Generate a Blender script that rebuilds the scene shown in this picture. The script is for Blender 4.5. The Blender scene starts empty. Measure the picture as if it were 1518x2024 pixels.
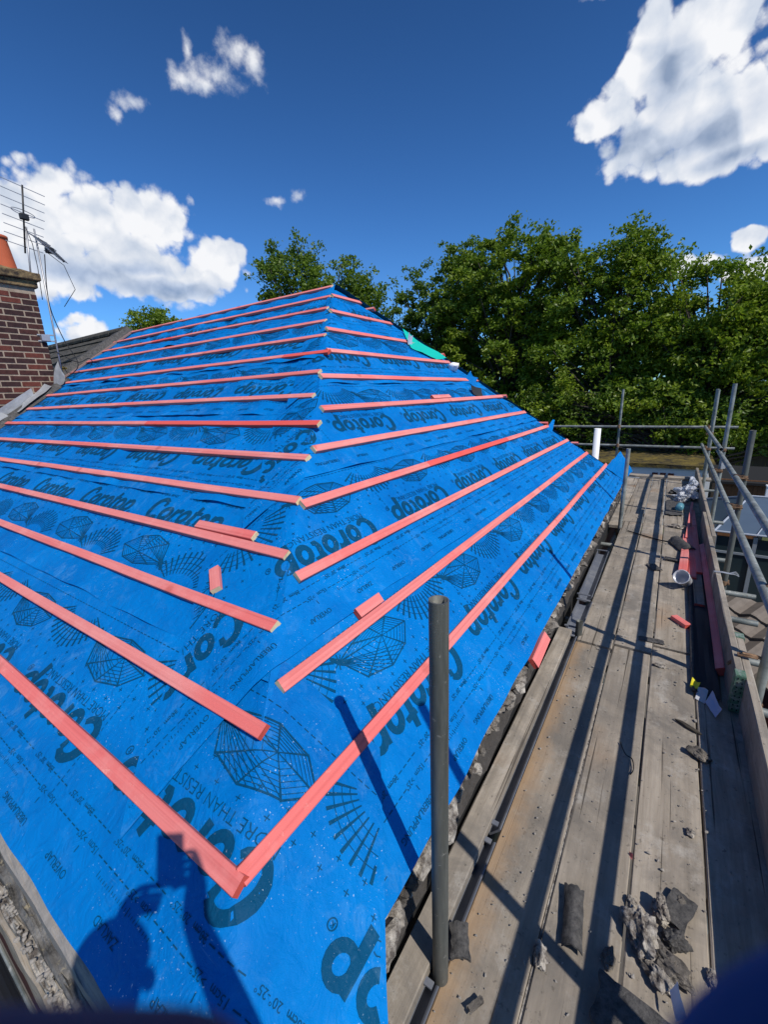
import bpy, bmesh, math, random
from math import sin, cos, tan, atan2, pi, radians, sqrt, hypot
from mathutils import Vector, Matrix, noise
V = Vector
random.seed(11)
scn = bpy.context.scene
col = scn.collection

# ------------------------------------------------------------------ camera (world origin = lens, z up, +Y along the scaffold)
cd = bpy.data.cameras.new('camera'); cam = bpy.data.objects.new('camera', cd); col.objects.link(cam)
cr, cu, cf = V((0.8320038, 0.55343221, -0.03850279)), V((-0.11498722, 0.23992969, 0.96395627)), V((-0.54272241, 0.79758795, -0.26326005))
cam.matrix_world = Matrix(((cr.x, cu.x, -cf.x, 0), (cr.y, cu.y, -cf.y, 0), (cr.z, cu.z, -cf.z, 0), (0, 0, 0, 1)))
cd.sensor_fit = 'VERTICAL'; cd.sensor_height = 36; cd.lens = 36 * 834.07 / 2024
cd.clip_start = 0.004; cd.clip_end = 3000
cd.dof.use_dof = True; cd.dof.focus_distance = 3.2; cd.dof.aperture_fstop = 9.5
scn.camera = cam
scn.view_settings.view_transform = 'Standard'; scn.view_settings.look = 'None'
scn.view_settings.exposure = 0.0; scn.view_settings.gamma = 1
scn.view_settings.use_curve_mapping = False

# ------------------------------------------------------------------ sun and sky
SL = V((-.616, .210, -.759)).normalized()          # the way the light travels
sd = bpy.data.lights.new('sun', 'SUN'); sun = bpy.data.objects.new('sun', sd); col.objects.link(sun)
sd.energy = 4.3; sd.angle = radians(.5); sd.color = (1, .95, .88)
sun.rotation_euler = SL.to_track_quat('-Z', 'Y').to_euler(); sun.location = (3, -1, 6)
world = bpy.data.worlds.new('World'); scn.world = world; world.use_nodes = True
wt = world.node_tree; wt.nodes.clear()
def wn(t, **k):
    n = wt.nodes.new(t)
    for a, b in k.items(): setattr(n, a, b)
    return n
def wl(a, b): wt.links.new(a, b)
def wmath(op, a, b=None, c=None, clamp=False):
    n = wn('ShaderNodeMath', operation=op, use_clamp=clamp)
    for i, x in enumerate((a, b, c)):
        if x is None: continue
        if isinstance(x, (int, float)): n.inputs[i].default_value = x
        else: wl(x, n.inputs[i])
    return n.outputs[0]
SKY_STRENGTH = .105
sky = wn('ShaderNodeTexSky', sky_type='NISHITA', sun_disc=False)
sky.sun_elevation = math.asin(-SL.z); sky.sun_rotation = atan2(-SL.x, -SL.y)
sky.altitude = 60; sky.air_density = 1.0; sky.dust_density = .35; sky.ozone_density = 3.0
hsv = wn('ShaderNodeHueSaturation'); hsv.inputs['Saturation'].default_value = 1.1; hsv.inputs['Value'].default_value = .95
wl(sky.outputs[0], hsv.inputs['Color'])
tint = wn('ShaderNodeVectorMath', operation='MULTIPLY'); wl(hsv.outputs[0], tint.inputs[0]); tint.inputs[1].default_value = (.52, .95, 1.42)
tc = wn('ShaderNodeTexCoord')
sep = wn('ShaderNodeSeparateXYZ'); wl(tc.outputs['Generated'], sep.inputs[0])
az = wmath('MULTIPLY', wmath('ARCTAN2', sep.outputs[0], sep.outputs[1]), 180 / pi)
el = wmath('MULTIPLY', wmath('ARCSINE', sep.outputs[2]), 180 / pi)
deep = wn('ShaderNodeMapRange'); wl(el, deep.inputs[0])          # the blue deepens towards the zenith
for i, q in enumerate((10, 36, 1.02, .66)): deep.inputs[i + 1].default_value = q
skyc = wn('ShaderNodeVectorMath', operation='SCALE'); wl(tint.outputs[0], skyc.inputs[0]); wl(deep.outputs[0], skyc.inputs[3])
def wnoise(scale, detail, rough, dist=0.0, off=(0, 0, 0), lac=2.1):
    m = wn('ShaderNodeVectorMath', operation='ADD'); wl(tc.outputs['Generated'], m.inputs[0]); m.inputs[1].default_value = off
    n = wn('ShaderNodeTexNoise'); wl(m.outputs[0], n.inputs['Vector'])
    n.inputs['Scale'].default_value = scale; n.inputs['Detail'].default_value = detail
    n.inputs['Roughness'].default_value = rough; n.inputs['Distortion'].default_value = dist; n.inputs['Lacunarity'].default_value = lac
    return n.outputs[0]
cumulus = [(-0.99, 28.52, 3.65, 2.49), (-3.79, 26.98, 3.12, 2.71), (0.9, 23.8, 3.05, 2.49), (-2.44, 23.24, 5.4, 2.47), (-9.55, 24.89, 2.36, 1.23), (-0.0, 20.0, 4.21, 1.57), (3.56, 21.56, 2.52, 2.39), (-6.83, 26.49, 1.78, 1.51), (-5.79, 29.59, 1.27, 1.79),
 (-69.25, 17.6, 3.9, 2.6), (-71.05, 16.0, 3.4, 3.6), (-63.87, 17.2, 4.0, 3.2), (-58.87, 18.4, 2.9, 2.4), (-57.2, 19.6, 1.5, 1.0), (-67.81, 14.0, 6.2, 2.6), (-61.08, 14.5, 5.0, 2.5), (-53.06, 14.2, 3.1, 2.2), (-57.07, 12.9, 5.2, 1.5), (-51.17, 15.9, 1.4, 1.0),
 (-66.99, 7.9, 1.9, 1.2), (-67.87, 9.0, .8, .6), (0.25, 11.6, 1.9, .75), (5.2, 10.1, 1.9, 1.1), (4.2, 12.9, .8, .8),
 (30, 22, 7, 4), (38, 16, 8, 4), (120, 25, 12, 6), (-120, 20, 12, 6), (180, 30, 9, 6)]
wispy = [(-50.05, 30.44, 3.16, 1.43), (-47.81, 31.74, 1.96, 1.5), (-46.32, 31.39, 1.68, 1.27), (-52.67, 31.54, 0.78, 1.17), (-53.72, 29.64, 1.57, 0.92), (-51.19, 29.68, 2.53, 0.83),
 (-58.63, 27.39, 1.57, 0.82), (-60.44, 26.37, 0.54, 0.76), (-45.31, 21.0, 1.14, 0.62), (-43.25, 21.59, 1.03, 0.87), (-64.82, 11.51, 0.59, 0.66), (-56.33, 11.01, 1.81, 0.92), (-10.85, 32.43, 1.55, 0.28)]
def blobs(lst, aze, ele):
    acc = None
    for a, e, ra, re in lst:
        dx = wmath('MULTIPLY_ADD', aze, 1 / ra, -a / ra); dy = wmath('MULTIPLY_ADD', ele, 1 / re, -e / re)
        d = wmath('SQRT', wmath('MULTIPLY_ADD', dx, dx, wmath('MULTIPLY', dy, dy)))
        f_ = wmath('SUBTRACT', 1.15, d)
        acc = f_ if acc is None else wmath('SMOOTH_MAX', acc, f_, .35)
    return acc
def wsmooth(x, a, b):
    n = wn('ShaderNodeMapRange', interpolation_type='SMOOTHSTEP'); wl(x, n.inputs[0])
    n.inputs[1].default_value = a; n.inputs[2].default_value = b
    return n.outputs[0]
# domain warp so the masses get cauliflower and torn outlines
wa = wmath('MULTIPLY_ADD', wnoise(9, 4, .55, off=(3, 1, 2)), 3.2, -1.6)
we = wmath('MULTIPLY_ADD', wnoise(9, 4, .55, off=(7, 5, 1)), 2.8, -1.4)
azw, elw = wmath('ADD', az, wa), wmath('ADD', el, we)
n2 = wnoise(26, 9, .60, .0, off=(2, 8, 4))
nb = wnoise(18, 9, .57, .0)
def wvor(scale, off=(0, 0, 0)):
    m = wn('ShaderNodeVectorMath', operation='ADD'); wl(tc.outputs['Generated'], m.inputs[0]); m.inputs[1].default_value = off
    wp = wn('ShaderNodeTexNoise'); wl(m.outputs[0], wp.inputs['Vector']); wp.inputs['Scale'].default_value = scale * .9; wp.inputs['Detail'].default_value = 5
    sc_ = wn('ShaderNodeVectorMath', operation='SCALE'); wl(wp.outputs['Color'], sc_.inputs[0]); sc_.inputs[3].default_value = .9 / scale
    ad = wn('ShaderNodeVectorMath', operation='ADD'); wl(m.outputs[0], ad.inputs[0]); wl(sc_.outputs[0], ad.inputs[1])
    n = wn('ShaderNodeTexVoronoi', feature='F1'); wl(ad.outputs[0], n.inputs['Vector']); n.inputs['Scale'].default_value = scale
    return n.outputs['Distance']
v1, v2 = wvor(17), wvor(46)
v1s = wvor(17, tuple(-SL * .012))                       # the same billows sampled nearer the sun: their lit side
puff = wmath('ADD', wmath('MULTIPLY_ADD', v1, -.85, .58), wmath('MULTIPLY_ADD', v2, -.6, .36))
fc = blobs(cumulus, azw, elw)
dc = wmath('ADD', fc, wmath('ADD', puff, wmath('MULTIPLY_ADD', nb, 1.3, -.58)))
alc = wsmooth(dc, .0, .48)
fw = blobs(wispy, azw, elw)
dw = wmath('ADD', fw, wmath('MULTIPLY_ADD', n2, 2.6, -1.42))
alw = wmath('MULTIPLY', wsmooth(dw, .02, 1.25), .9)
# the grey undersides of the big clouds
under = [(-1.5, 21.6, 5.0, 1.5), (-6.2, 23.0, 2.6, 1.1), (-4.2, 26.0, 1.8, 2.3), (1.5, 19.6, 3.0, .8), (-67, 13.4, 5.5, 1.2), (-58, 12.2, 6.5, 1.1), (-61, 14.0, 3.0, .7), (1, 11.0, 2.0, .5), (5, 9.2, 2.0, .6), (32, 20, 6, 1.5)]
us = wsmooth(wmath('ADD', blobs(under, azw, elw), wmath('MULTIPLY_ADD', nb, .7, -.4)), -.6, 1.3)
lit = wmath('SUBTRACT', v1, v1s)
lum = wmath('ADD', wmath('MULTIPLY_ADD', lit, .75, .78), wmath('MULTIPLY_ADD', v2, -.10, wmath('MULTIPLY_ADD', nb, .30, -.12)))
lum = wmath('SUBTRACT', lum, wmath('MULTIPLY', us, .40), clamp=True)
ramp = wn('ShaderNodeValToRGB'); wl(lum, ramp.inputs[0])
ramp.color_ramp.elements[0].position = .28; ramp.color_ramp.elements[0].color = (.30, .38, .52, 1)
ramp.color_ramp.elements[1].position = .86; ramp.color_ramp.elements[1].color = (.93, .94, .97, 1)
e_ = ramp.color_ramp.elements.new(.56); e_.color = (.60, .67, .79, 1)
csc = wn('ShaderNodeVectorMath', operation='SCALE'); wl(ramp.outputs[0], csc.inputs[0]); csc.inputs[3].default_value = 1 / SKY_STRENGTH
alpha = wmath('MAXIMUM', wmath('MULTIPLY', alc, wmath('MULTIPLY_ADD', us, -.16, 1.0)), alw)
mix = wn('ShaderNodeMix', data_type='RGBA'); wl(alpha, mix.inputs['Factor']); wl(skyc.outputs[0], mix.inputs[6]); wl(csc.outputs[0], mix.inputs[7])
bg = wn('ShaderNodeBackground'); bg.inputs['Strength'].default_value = SKY_STRENGTH; wl(mix.outputs[2], bg.inputs['Color'])
wo = wn('ShaderNodeOutputWorld'); wl(bg.outputs[0], wo.inputs['Surface'])
world.cycles.sampling_method = 'MANUAL'; world.cycles.sample_map_resolution = 512

# ------------------------------------------------------------------ helpers
def tag(o, label=None, cat=None, group=None, kind=None):
    if label: o['label'] = label
    if cat: o['category'] = cat
    if group: o['group'] = group
    if kind: o['kind'] = kind
    return o
def empty(name, loc, label=None, cat=None, group=None, kind=None):
    o = bpy.data.objects.new(name, None); col.objects.link(o); o.location = loc; o.empty_display_size = .1
    return tag(o, label, cat, group, kind)
class MB:
    def __init__(s): s.v = []; s.f = []; s.m = []
    def add(s, vs, fs, mi=0):
        b = len(s.v); s.v += [tuple(x) for x in vs]; s.f += [tuple(i + b for i in f) for f in fs]
        s.m += [mi] * len(fs) if isinstance(mi, int) else list(mi)
    def box(s, c, size, M=None, mi=0):
        x, y, z = (q / 2 for q in size); c = V(c)
        vs = [V((a * x, b * y, d * z)) for a in (-1, 1) for b in (-1, 1) for d in (-1, 1)]
        vs = [(M @ q if M else q) + c for q in vs]
        s.add(vs, [(0, 1, 3, 2), (4, 6, 7, 5), (0, 4, 5, 1), (2, 3, 7, 6), (0, 2, 6, 4), (1, 5, 7, 3)], mi)
    def tube(s, pts, r, n=12, mi=0, cap=True):
        pts = [V(p) for p in pts]; rs = r if isinstance(r, (list, tuple)) else [r] * len(pts)
        up = None; rings = []
        for i, p in enumerate(pts):
            d = (pts[min(i + 1, len(pts) - 1)] - pts[max(i - 1, 0)]).normalized()
            if up is None or abs(up.dot(d)) > .98:
                up = V((0, 0, 1)) if abs(d.z) < .9 else V((1, 0, 0))
            a = (up - d * up.dot(d)).normalized(); b = d.cross(a); up = a
            rings.append([p + (a * cos(2 * pi * k / n) + b * sin(2 * pi * k / n)) * rs[i] for k in range(n)])
        vs = [q for g in rings for q in g]; fs = []
        for i in range(len(pts) - 1):
            for k in range(n):
                fs.append((i * n + k, i * n + (k + 1) % n, (i + 1) * n + (k + 1) % n, (i + 1) * n + k))
        if cap: fs += [tuple(range(n))[::-1], tuple(range((len(pts) - 1) * n, len(pts) * n))]
        s.add(vs, fs, mi)
    def lathe(s, c, prof, n=24, mi=0, axis=None):
        M = V((0, 0, 1)).rotation_difference(V(axis)).to_matrix() if axis else Matrix.Identity(3)
        vs = []; fs = []; c = V(c)
        for r, z in prof:
            vs += [c + M @ V((r * cos(2 * pi * k / n), r * sin(2 * pi * k / n), z)) for k in range(n)]
        for i in range(len(prof) - 1):
            for k in range(n): fs.append((i * n + k, i * n + (k + 1) % n, (i + 1) * n + (k + 1) % n, (i + 1) * n + k))
        s.add(vs, fs, mi)
    def build(s, name, mats, parent=None, loc=None, smooth=False, bevel=0, M=None):
        me = bpy.data.meshes.new(name); off = V((0, 0, 0))
        if loc is not None and M is None: off = V(loc)
        elif parent is not None and M is None: off = wloc(parent)
        me.from_pydata([tuple(V(v) - off) for v in s.v], [], s.f)
        for m in (mats if isinstance(mats, (list, tuple)) else [mats]): me.materials.append(m)
        me.polygons.foreach_set('material_index', s.m)
        if smooth: me.polygons.foreach_set('use_smooth', [True] * len(s.f))
        me.update()
        o = bpy.data.objects.new(name, me); col.objects.link(o)
        if parent is not None: o.parent = parent
        elif loc is not None: o.location = loc
        if M is not None: o.matrix_world = M
        if bevel:
            b = o.modifiers.new('bevel', 'BEVEL'); b.width = bevel; b.segments = 2; b.limit_method = 'ANGLE'
        return o
def wloc(o):
    p = V(o.location)
    while o.parent: o = o.parent; p += V(o.location)
    return p
def fbm(p, o=4): return noise.fractal(p, 1.0, 2.0, o)
def rock(mb, c, size, seed, sub=2, rough=.35, mi=0, M=None):
    bm = bmesh.new(); bmesh.ops.create_icosphere(bm, subdivisions=sub, radius=1)
    o = V((seed * 7.31, seed * 3.7, seed * 1.9)); c = V(c)
    vs = []
    for v in bm.verts:
        d = 1 + rough * fbm(v.co * 1.3 + o, 4) + rough * .5 * (abs(noise.noise(v.co * 2.7 + o)) - .3)
        q = V((v.co.x * d * size[0], v.co.y * d * size[1], v.co.z * d * size[2]))
        vs.append((M @ q if M else q) + c)
    fs = [tuple(v.index for v in f.verts) for f in bm.faces]; bm.free()
    mb.add(vs, fs, mi)
RZ = lambda a: Matrix.Rotation(a, 3, 'Z')

# ------------------------------------------------------------------ materials
def mat(name, color, rough=.7, build=None, metallic=0, spec=.4):
    m = bpy.data.materials.new(name); m.use_nodes = True; t = m.node_tree; b = t.nodes['Principled BSDF']
    b.inputs['Base Color'].default_value = (*color, 1); b.inputs['Roughness'].default_value = rough
    b.inputs['Metallic'].default_value = metallic; b.inputs['Specular IOR Level'].default_value = spec
    if build: build(N(t), b)
    return m
class N:
    def __init__(s, t): s.t = t
    def n(s, ty, **k):
        x = s.t.nodes.new(ty)
        for a, b in k.items(): setattr(x, a, b)
        return x
    def l(s, a, b): s.t.links.new(a, b)
    def coord(s, scale=(1, 1, 1), rand=True, which='Object'):
        c = s.n('ShaderNodeTexCoord'); m = s.n('ShaderNodeMapping'); s.l(c.outputs[which], m.inputs[0]); m.inputs['Scale'].default_value = scale
        if rand:
            oi = s.n('ShaderNodeObjectInfo'); k = s.n('ShaderNodeMath', operation='MULTIPLY'); s.l(oi.outputs['Random'], k.inputs[0]); k.inputs[1].default_value = 37
            cx = s.n('ShaderNodeCombineXYZ'); 
            for i in range(3): s.l(k.outputs[0], cx.inputs[i])
            s.l(cx.outputs[0], m.inputs['Location'])
        return m.outputs[0]
    def noise(s, vec, scale, detail=5, rough=.6, dist=0):
        x = s.n('ShaderNodeTexNoise'); s.l(vec, x.inputs['Vector']); x.inputs['Scale'].default_value = scale
        x.inputs['Detail'].default_value = detail; x.inputs['Roughness'].default_value = rough; x.inputs['Distortion'].default_value = dist
        return x.outputs[0]
    def ramp(s, fac, stops):
        x = s.n('ShaderNodeValToRGB'); s.l(fac, x.inputs[0]); e = x.color_ramp.elements
        while len(e) < len(stops): e.new(.5)
        for q, (p, c) in zip(e, stops): q.position = p; q.color = (*c, 1) if len(c) == 3 else c
        return x.outputs[0]
    def mr(s, x, a, b, c=0, d=1):
        m = s.n('ShaderNodeMapRange'); s.l(x, m.inputs[0])
        for i, q in enumerate((a, b, c, d)): m.inputs[i + 1].default_value = q
        return m.outputs[0]
    def mix(s, f, a, b, mode='MIX'):
        m = s.n('ShaderNodeMix', data_type='RGBA', blend_type=mode)
        for i, q in ((0, f), (6, a), (7, b)):
            if isinstance(q, (int, float)): m.inputs[i].default_value = q
            elif isinstance(q, tuple): m.inputs[i].default_value = (*q, 1)
            else: s.l(q, m.inputs[i])
        return m.outputs[2]
    def math(s, op, a, b=None):
        m = s.n('ShaderNodeMath', operation=op)
        for i, q in enumerate((a, b)):
            if q is None: continue
            if isinstance(q, (int, float)): m.inputs[i].default_value = q
            else: s.l(q, m.inputs[i])
        return m.outputs[0]
    def bump(s, b, h, strength=.3, dist=.01):
        x = s.n('ShaderNodeBump'); x.inputs['Strength'].default_value = strength; x.inputs['Distance'].default_value = dist
        s.l(h, x.inputs['Height']); s.l(x.outputs[0], b.inputs['Normal'])
    def rnd(s): return s.n('ShaderNodeObjectInfo').outputs['Random']

def membrane_nodes(base, light, dust):
    def f(g, b):
        c = g.coord(rand=False)
        c1 = g.mix(g.mr(g.noise(c, 1.6, 6, .65, .3), .32, .68), base, light)
        c1 = g.mix(g.math('MULTIPLY', g.mr(g.noise(c, 17, 6, .7, .4), .45, .75), .35), c1, light)
        scuff = g.math('MULTIPLY', g.mr(g.noise(c, 9, 9, .80, .8), .53, .72), g.mr(g.noise(c, 1.0, 3, .5), .40, .60))
        streak = g.mr(g.noise(g.coord((3, 40, 40), rand=False), 1.4, 5, .7, .5), .64, .72)
        fleck = g.mr(g.noise(c, 150, 2, .5), .69, .73)
        pat = g.mr(g.noise(c, 3.1, 4, .6), .48, .66)
        fl = g.math('MULTIPLY', fleck, g.math('ADD', pat, .08))
        c2 = g.mix(g.math('MULTIPLY', g.math('MAXIMUM', scuff, g.math('MULTIPLY', streak, pat)), dust), c1, (.20, .42, .62))
        c3 = g.mix(fl, c2, (.45, .58, .68))
        g.l(c3, b.inputs['Base Color'])
        g.l(g.mr(g.noise(c, 8, 4), .3, .7, .46, .70), b.inputs['Roughness'])
        h = g.math('ADD', g.math('MULTIPLY', g.noise(c, 13, 5, .6, .8), 1.6), g.math('MULTIPLY', g.noise(c, 300, 3, .7), .10))
        g.bump(b, h, .8, .009)
    return f
M_blue = mat('membrane_blue', (.0, .13, .6), .5, membrane_nodes((.0, .118, .40), (.0, .192, .56), .36), spec=.07)
M_print = mat('membrane_print', (.004, .03, .09), .5, membrane_nodes((.001, .046, .112), (.002, .070, .160), .3), spec=.07)
M_teal = mat('teal_membrane', (.0, .45, .36), .55, spec=.3)
M_blackm = mat('black_underside', (.02, .021, .024), .7)
def redwood(g, b):
    c = g.coord((.8, 30, 30)); r = g.rnd()
    c2 = g.coord((7, 7, 7))
    a = g.mix(g.noise(c, 1.6, 6, .65, .4), (.58, .135, .128), (.88, .330, .295))
    a = g.mix(g.math('MULTIPLY', g.mr(g.noise(g.coord((.9, .9, .9)), 1.0, 3, .5), .52, .62), .42), a, (.78, .085, .075))
    vr = g.n('ShaderNodeTexVoronoi'); g.l(c2, vr.inputs['Vector']); vr.inputs['Scale'].default_value = .62
    a = g.mix(g.math('MULTIPLY', g.mr(vr.outputs['Distance'], .17, .10), .55), a, (.42, .085, .06))
    a = g.mix(g.math('MULTIPLY', g.mr(g.noise(c2, 3.4, 6, .7), .62, .72), .5), a, (.86, .50, .42))
    a = g.mix(g.math('MULTIPLY', r, .3), a, (.74, .15, .145))
    a = g.mix(g.math('MULTIPLY', g.mr(g.noise(g.coord((.35, 60, 60)), 1, 5, .6), .50, .62), .35), a, (.44, .085, .08))
    a = g.mix(g.math('MULTIPLY', g.mr(g.noise(g.coord((1, 1, 1)), 3.0, 5, .7), .50, .68), .32), a, (.86, .42, .38))
    g.l(a, b.inputs['Base Color']); g.bump(b, g.noise(c, 3, 6, .7), .5, .003)
M_batten = mat('pink_treated_wood', (.6, .13, .12), .75, redwood, spec=.25)
M_battenred = mat('red_treated_wood', (.6, .06, .05), .75, lambda g, b: (redwood(g, b), g.l(g.mix(.78, b.inputs['Base Color'].links[0].from_socket, (.72, .070, .055)), b.inputs['Base Color'])), spec=.25)
M_endgrain = mat('pale_end_grain', (.62, .50, .30), .85, lambda g, b: g.l(g.mix(g.noise(g.coord((60, 60, 60)), 1.5, 4), (.50, .38, .2), (.74, .62, .40)), b.inputs['Base Color']))
M_endred = mat('red_end_grain', (.5, .07, .05), .85)
def boardwood(g, b):
    c = g.coord((1.1, 17, 17)); d = g.coord((1, 1, 1)); e = g.coord((.55, 34, 34))
    a = g.mix(g.mr(g.noise(c, 1.5, 8, .68, .3), .3, .7), (.235, .197, .152), (.450, .392, .318))
    a = g.mix(g.mr(g.noise(d, 2.4, 7, .68, .5), .42, .64), a, (.175, .158, .136))
    a = g.mix(g.math('MULTIPLY', g.mr(g.noise(d, 5.5, 8, .75), .54, .72), .7), a, (.48, .455, .41))
    a = g.mix(g.math('MULTIPLY', g.mr(g.noise(d, 1.3, 3, .6), .58, .7), .5), a, (.33, .185, .085))
    a = g.mix(g.math('MULTIPLY', g.mr(g.noise(d, 46, 3, .6), .64, .70), .5), a, (.045, .04, .036))
    rr_ = g.rnd(); a = g.mix(g.math('MULTIPLY', rr_, .42), a, (.17, .145, .115))
    crack = g.mr(g.noise(e, 1.0, 3, .5), .655, .685)
    a = g.mix(g.math('MULTIPLY', crack, .75), a, (.035, .028, .022))
    g.l(a, b.inputs['Base Color'])
    h = g.math('SUBTRACT', g.noise(c, 3, 8, .7), g.math('MULTIPLY', crack, .8))
    g.bump(b, h, .5, .004)
M_board = mat('weathered_board', (.25, .2, .15), .88, boardwood, spec=.2)
def boardstain(g, b):
    boardwood(g, b); base = b.inputs['Base Color'].links[0].from_socket
    d = g.coord((1, 1, 1), rand=False); sx = g.n('ShaderNodeSeparateXYZ'); g.l(d, sx.inputs[0])
    e = g.math('ADD', g.math('MULTIPLY', sx.outputs[1], 7.5), g.math('MULTIPLY', g.noise(d, 5, 6, .7), 1.5))
    g.l(g.mix(g.math('MULTIPLY', g.mr(e, .85, 1.5), .62), base, (.36, .225, .115)), b.inputs['Base Color'])
M_stain = mat('orange_stained_board', (.25, .2, .15), .88, boardstain, spec=.2)
M_plank = mat('brown_plank', (.25, .19, .13), .85, boardwood, spec=.2)
def galv(g, b):
    c = g.coord((9, 9, 2)); d = g.coord((1, 1, 1))
    a = g.mix(g.mr(g.noise(d, 7, 6, .65), .35, .68), (.13, .145, .138), (.36, .375, .345))
    a = g.mix(g.math('MULTIPLY', g.mr(g.noise(d, 22, 5, .7), .60, .70), .8), a, (.50, .49, .45))
    a = g.mix(g.math('MULTIPLY', g.mr(g.noise(c, 2.2, 5, .7), .64, .74), .6), a, (.15, .085, .045))
    g.l(a, b.inputs['Base Color']); g.l(g.mr(g.noise(d, 12, 4), .3, .7, .38, .68), b.inputs['Roughness'])
    g.bump(b, g.noise(d, 60, 4, .6), .12, .002)
M_galv = mat('galvanised_tube', (.26, .27, .25), .5, galv, metallic=.35)
M_galvdark = mat('dark_weathered_tube', (.1, .1, .09), .6, lambda g, b: (g.l(g.mix(g.mr(g.noise(g.coord((14, 14, 1.2)), 2, 7, .7), .3, .7), (.062, .066, .060), (.165, .168, .15)), b.inputs['Base Color']), g.l(g.mix(g.math('MULTIPLY', g.mr(g.noise(g.coord((1, 1, 1)), 38, 6, .7), .62, .68), .7), b.inputs['Base Color'].links[0].from_socket, (.34, .33, .30)), b.inputs['Base Color']), g.bump(b, g.noise(g.coord((1, 1, 1)), 70, 4, .6), .15, .002)), metallic=.3)
M_rust = mat('rusty_steel', (.16, .075, .035), .8, lambda g, b: (g.l(g.mix(g.mr(g.noise(g.coord(), 40, 5, .7), .35, .65), (.10, .05, .03), (.30, .19, .11)), b.inputs['Base Color']), g.bump(b, g.noise(g.coord(), 90, 4), .4, .003)), metallic=.3)
M_bandgreen = mat('green_steel_band', (.10, .20, .13), .55, lambda g, b: g.l(g.mix(g.mr(g.noise(g.coord(), 35, 5, .7), .45, .62), (.10, .21, .13), (.33, .36, .32)), b.inputs['Base Color']), metallic=.4)
M_upvc = mat('grey_plastic_gutter', (.105, .115, .14), .38, lambda g, b: g.l(g.mix(g.mr(g.noise(g.coord(), 6, 5, .7), .45, .7), (.115, .125, .15), (.20, .205, .215)), b.inputs['Base Color']))
M_white = mat('white_plastic', (.78, .78, .77), .45)
M_dark = mat('dark_void', (.012, .012, .012), .9)
def mortar(g, b):
    d = g.coord((1, 1, 1), rand=False)
    a = g.mix(g.mr(g.noise(d, 9, 7, .7), .36, .64), (.05, .046, .042), (.27, .24, .205))
    a = g.mix(g.mr(g.noise(d, 34, 4, .7), .52, .64), a, (.055, .052, .05))
    g.l(a, b.inputs['Base Color']); g.bump(b, g.noise(d, 45, 8, .72), .8, .012)
M_mortar = mat('old_mortar', (.3, .26, .22), .92, mortar, spec=.15)
M_mortarlt = mat('pale_mortar', (.42, .37, .31), .92, lambda g, b: (g.l(g.mix(g.mr(g.noise(g.coord(rand=False), 24, 7, .72), .4, .62), (.10, .085, .075), (.47, .43, .37)), b.inputs['Base Color']), g.bump(b, g.noise(g.coord(rand=False), 60, 7, .7), .8, .01)), spec=.15)
M_slate = mat('slate_grey', (.06, .06, .062), .7, lambda g, b: (g.l(g.mix(g.mr(g.noise(g.coord(), 38, 8, .75), .35, .68), (.022, .022, .023), (.12, .113, .105)), b.inputs['Base Color']), g.bump(b, g.noise(g.coord(), 60, 8, .75), .8, .008)))
def stonecap(g, b):
    d = g.coord((1, 1, 1), rand=False)
    a = g.mix(g.mr(g.noise(d, 11, 8, .72), .35, .65), (.07, .068, .066), (.26, .25, .235))
    a = g.mix(g.math('MULTIPLY', g.mr(g.noise(d, 40, 5, .7), .58, .66), .7), a, (.38, .33, .22))
    g.l(a, b.inputs['Base Color']); g.bump(b, g.noise(d, 55, 8, .75), .9, .012)
M_stone = mat('rough_stone', (.2, .19, .18), .95, stonecap, spec=.1)
M_stonelt = mat('pale_render_edge', (.3, .28, .26), .9, lambda g, b: (g.l(g.mix(g.noise(g.coord(rand=False), 26, 7, .7), (.19, .175, .16), (.36, .335, .31)), b.inputs['Base Color']), g.bump(b, g.noise(g.coord(rand=False), 70, 6), .5, .006)), spec=.1)
def brickc(lo, hi):
    return lambda g, b: (g.l(g.mix(g.mr(g.noise(g.coord(rand=False), 22, 7, .7), .3, .7), lo, hi), b.inputs['Base Color']), g.bump(b, g.noise(g.coord(rand=False), 90, 6, .7), .6, .006))
M_brick = [mat('brick_dark', (.07, .035, .03), .9, brickc((.028, .017, .017), (.062, .032, .031)), spec=.1), mat('brick_brown', (.12, .04, .03), .9, brickc((.042, .020, .018), (.090, .037, .032)), spec=.1), mat('brick_red', (.2, .06, .04), .9, brickc((.085, .028, .022), (.165, .052, .038)), spec=.1)]
M_mortarjoint = mat('brick_joint', (.30, .235, .17), .95, brickc((.22, .17, .125), (.40, .32, .24)), spec=.1)
M_cap = mat('chimney_cap', (.1, .075, .05), .95, lambda g, b: (g.l(g.mix(g.mr(g.noise(g.coord(rand=False), 9, 7, .7), .4, .62), (.045, .035, .028), (.24, .17, .085)), b.inputs['Base Color']), g.bump(b, g.noise(g.coord(rand=False), 40, 7), .8, .012)), spec=.1)
M_terra = mat('terracotta', (.42, .10, .045), .75, lambda g, b: g.l(g.mix(g.noise(g.coord(), 5, 5), (.34, .075, .034), (.52, .13, .06)), b.inputs['Base Color']), spec=.2)
M_tile = mat('grey_roof_tile', (.07, .065, .058), .9, lambda g, b: (g.l(g.mix(g.mr(g.noise(g.coord(rand=False), 12, 7, .7), .35, .68), (.035, .034, .031), (.12, .112, .095)), b.inputs['Base Color']), g.bump(b, g.noise(g.coord(rand=False), 80, 6, .7), .5, .006)), spec=.15)
M_mossshade = mat('moss_and_shade_felt', (.12, .10, .04), .95, lambda g, b: (g.l(g.mix(g.mr(g.noise(g.coord(rand=False), 2.2, 8, .7), .4, .62), (.035, .032, .026), (.165, .125, .035)), b.inputs['Base Color']), g.bump(b, g.noise(g.coord(rand=False), 12, 6), .8, .05)), spec=.1)  # dark blotches put tree shade into the colour, the yellow is moss
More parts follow.
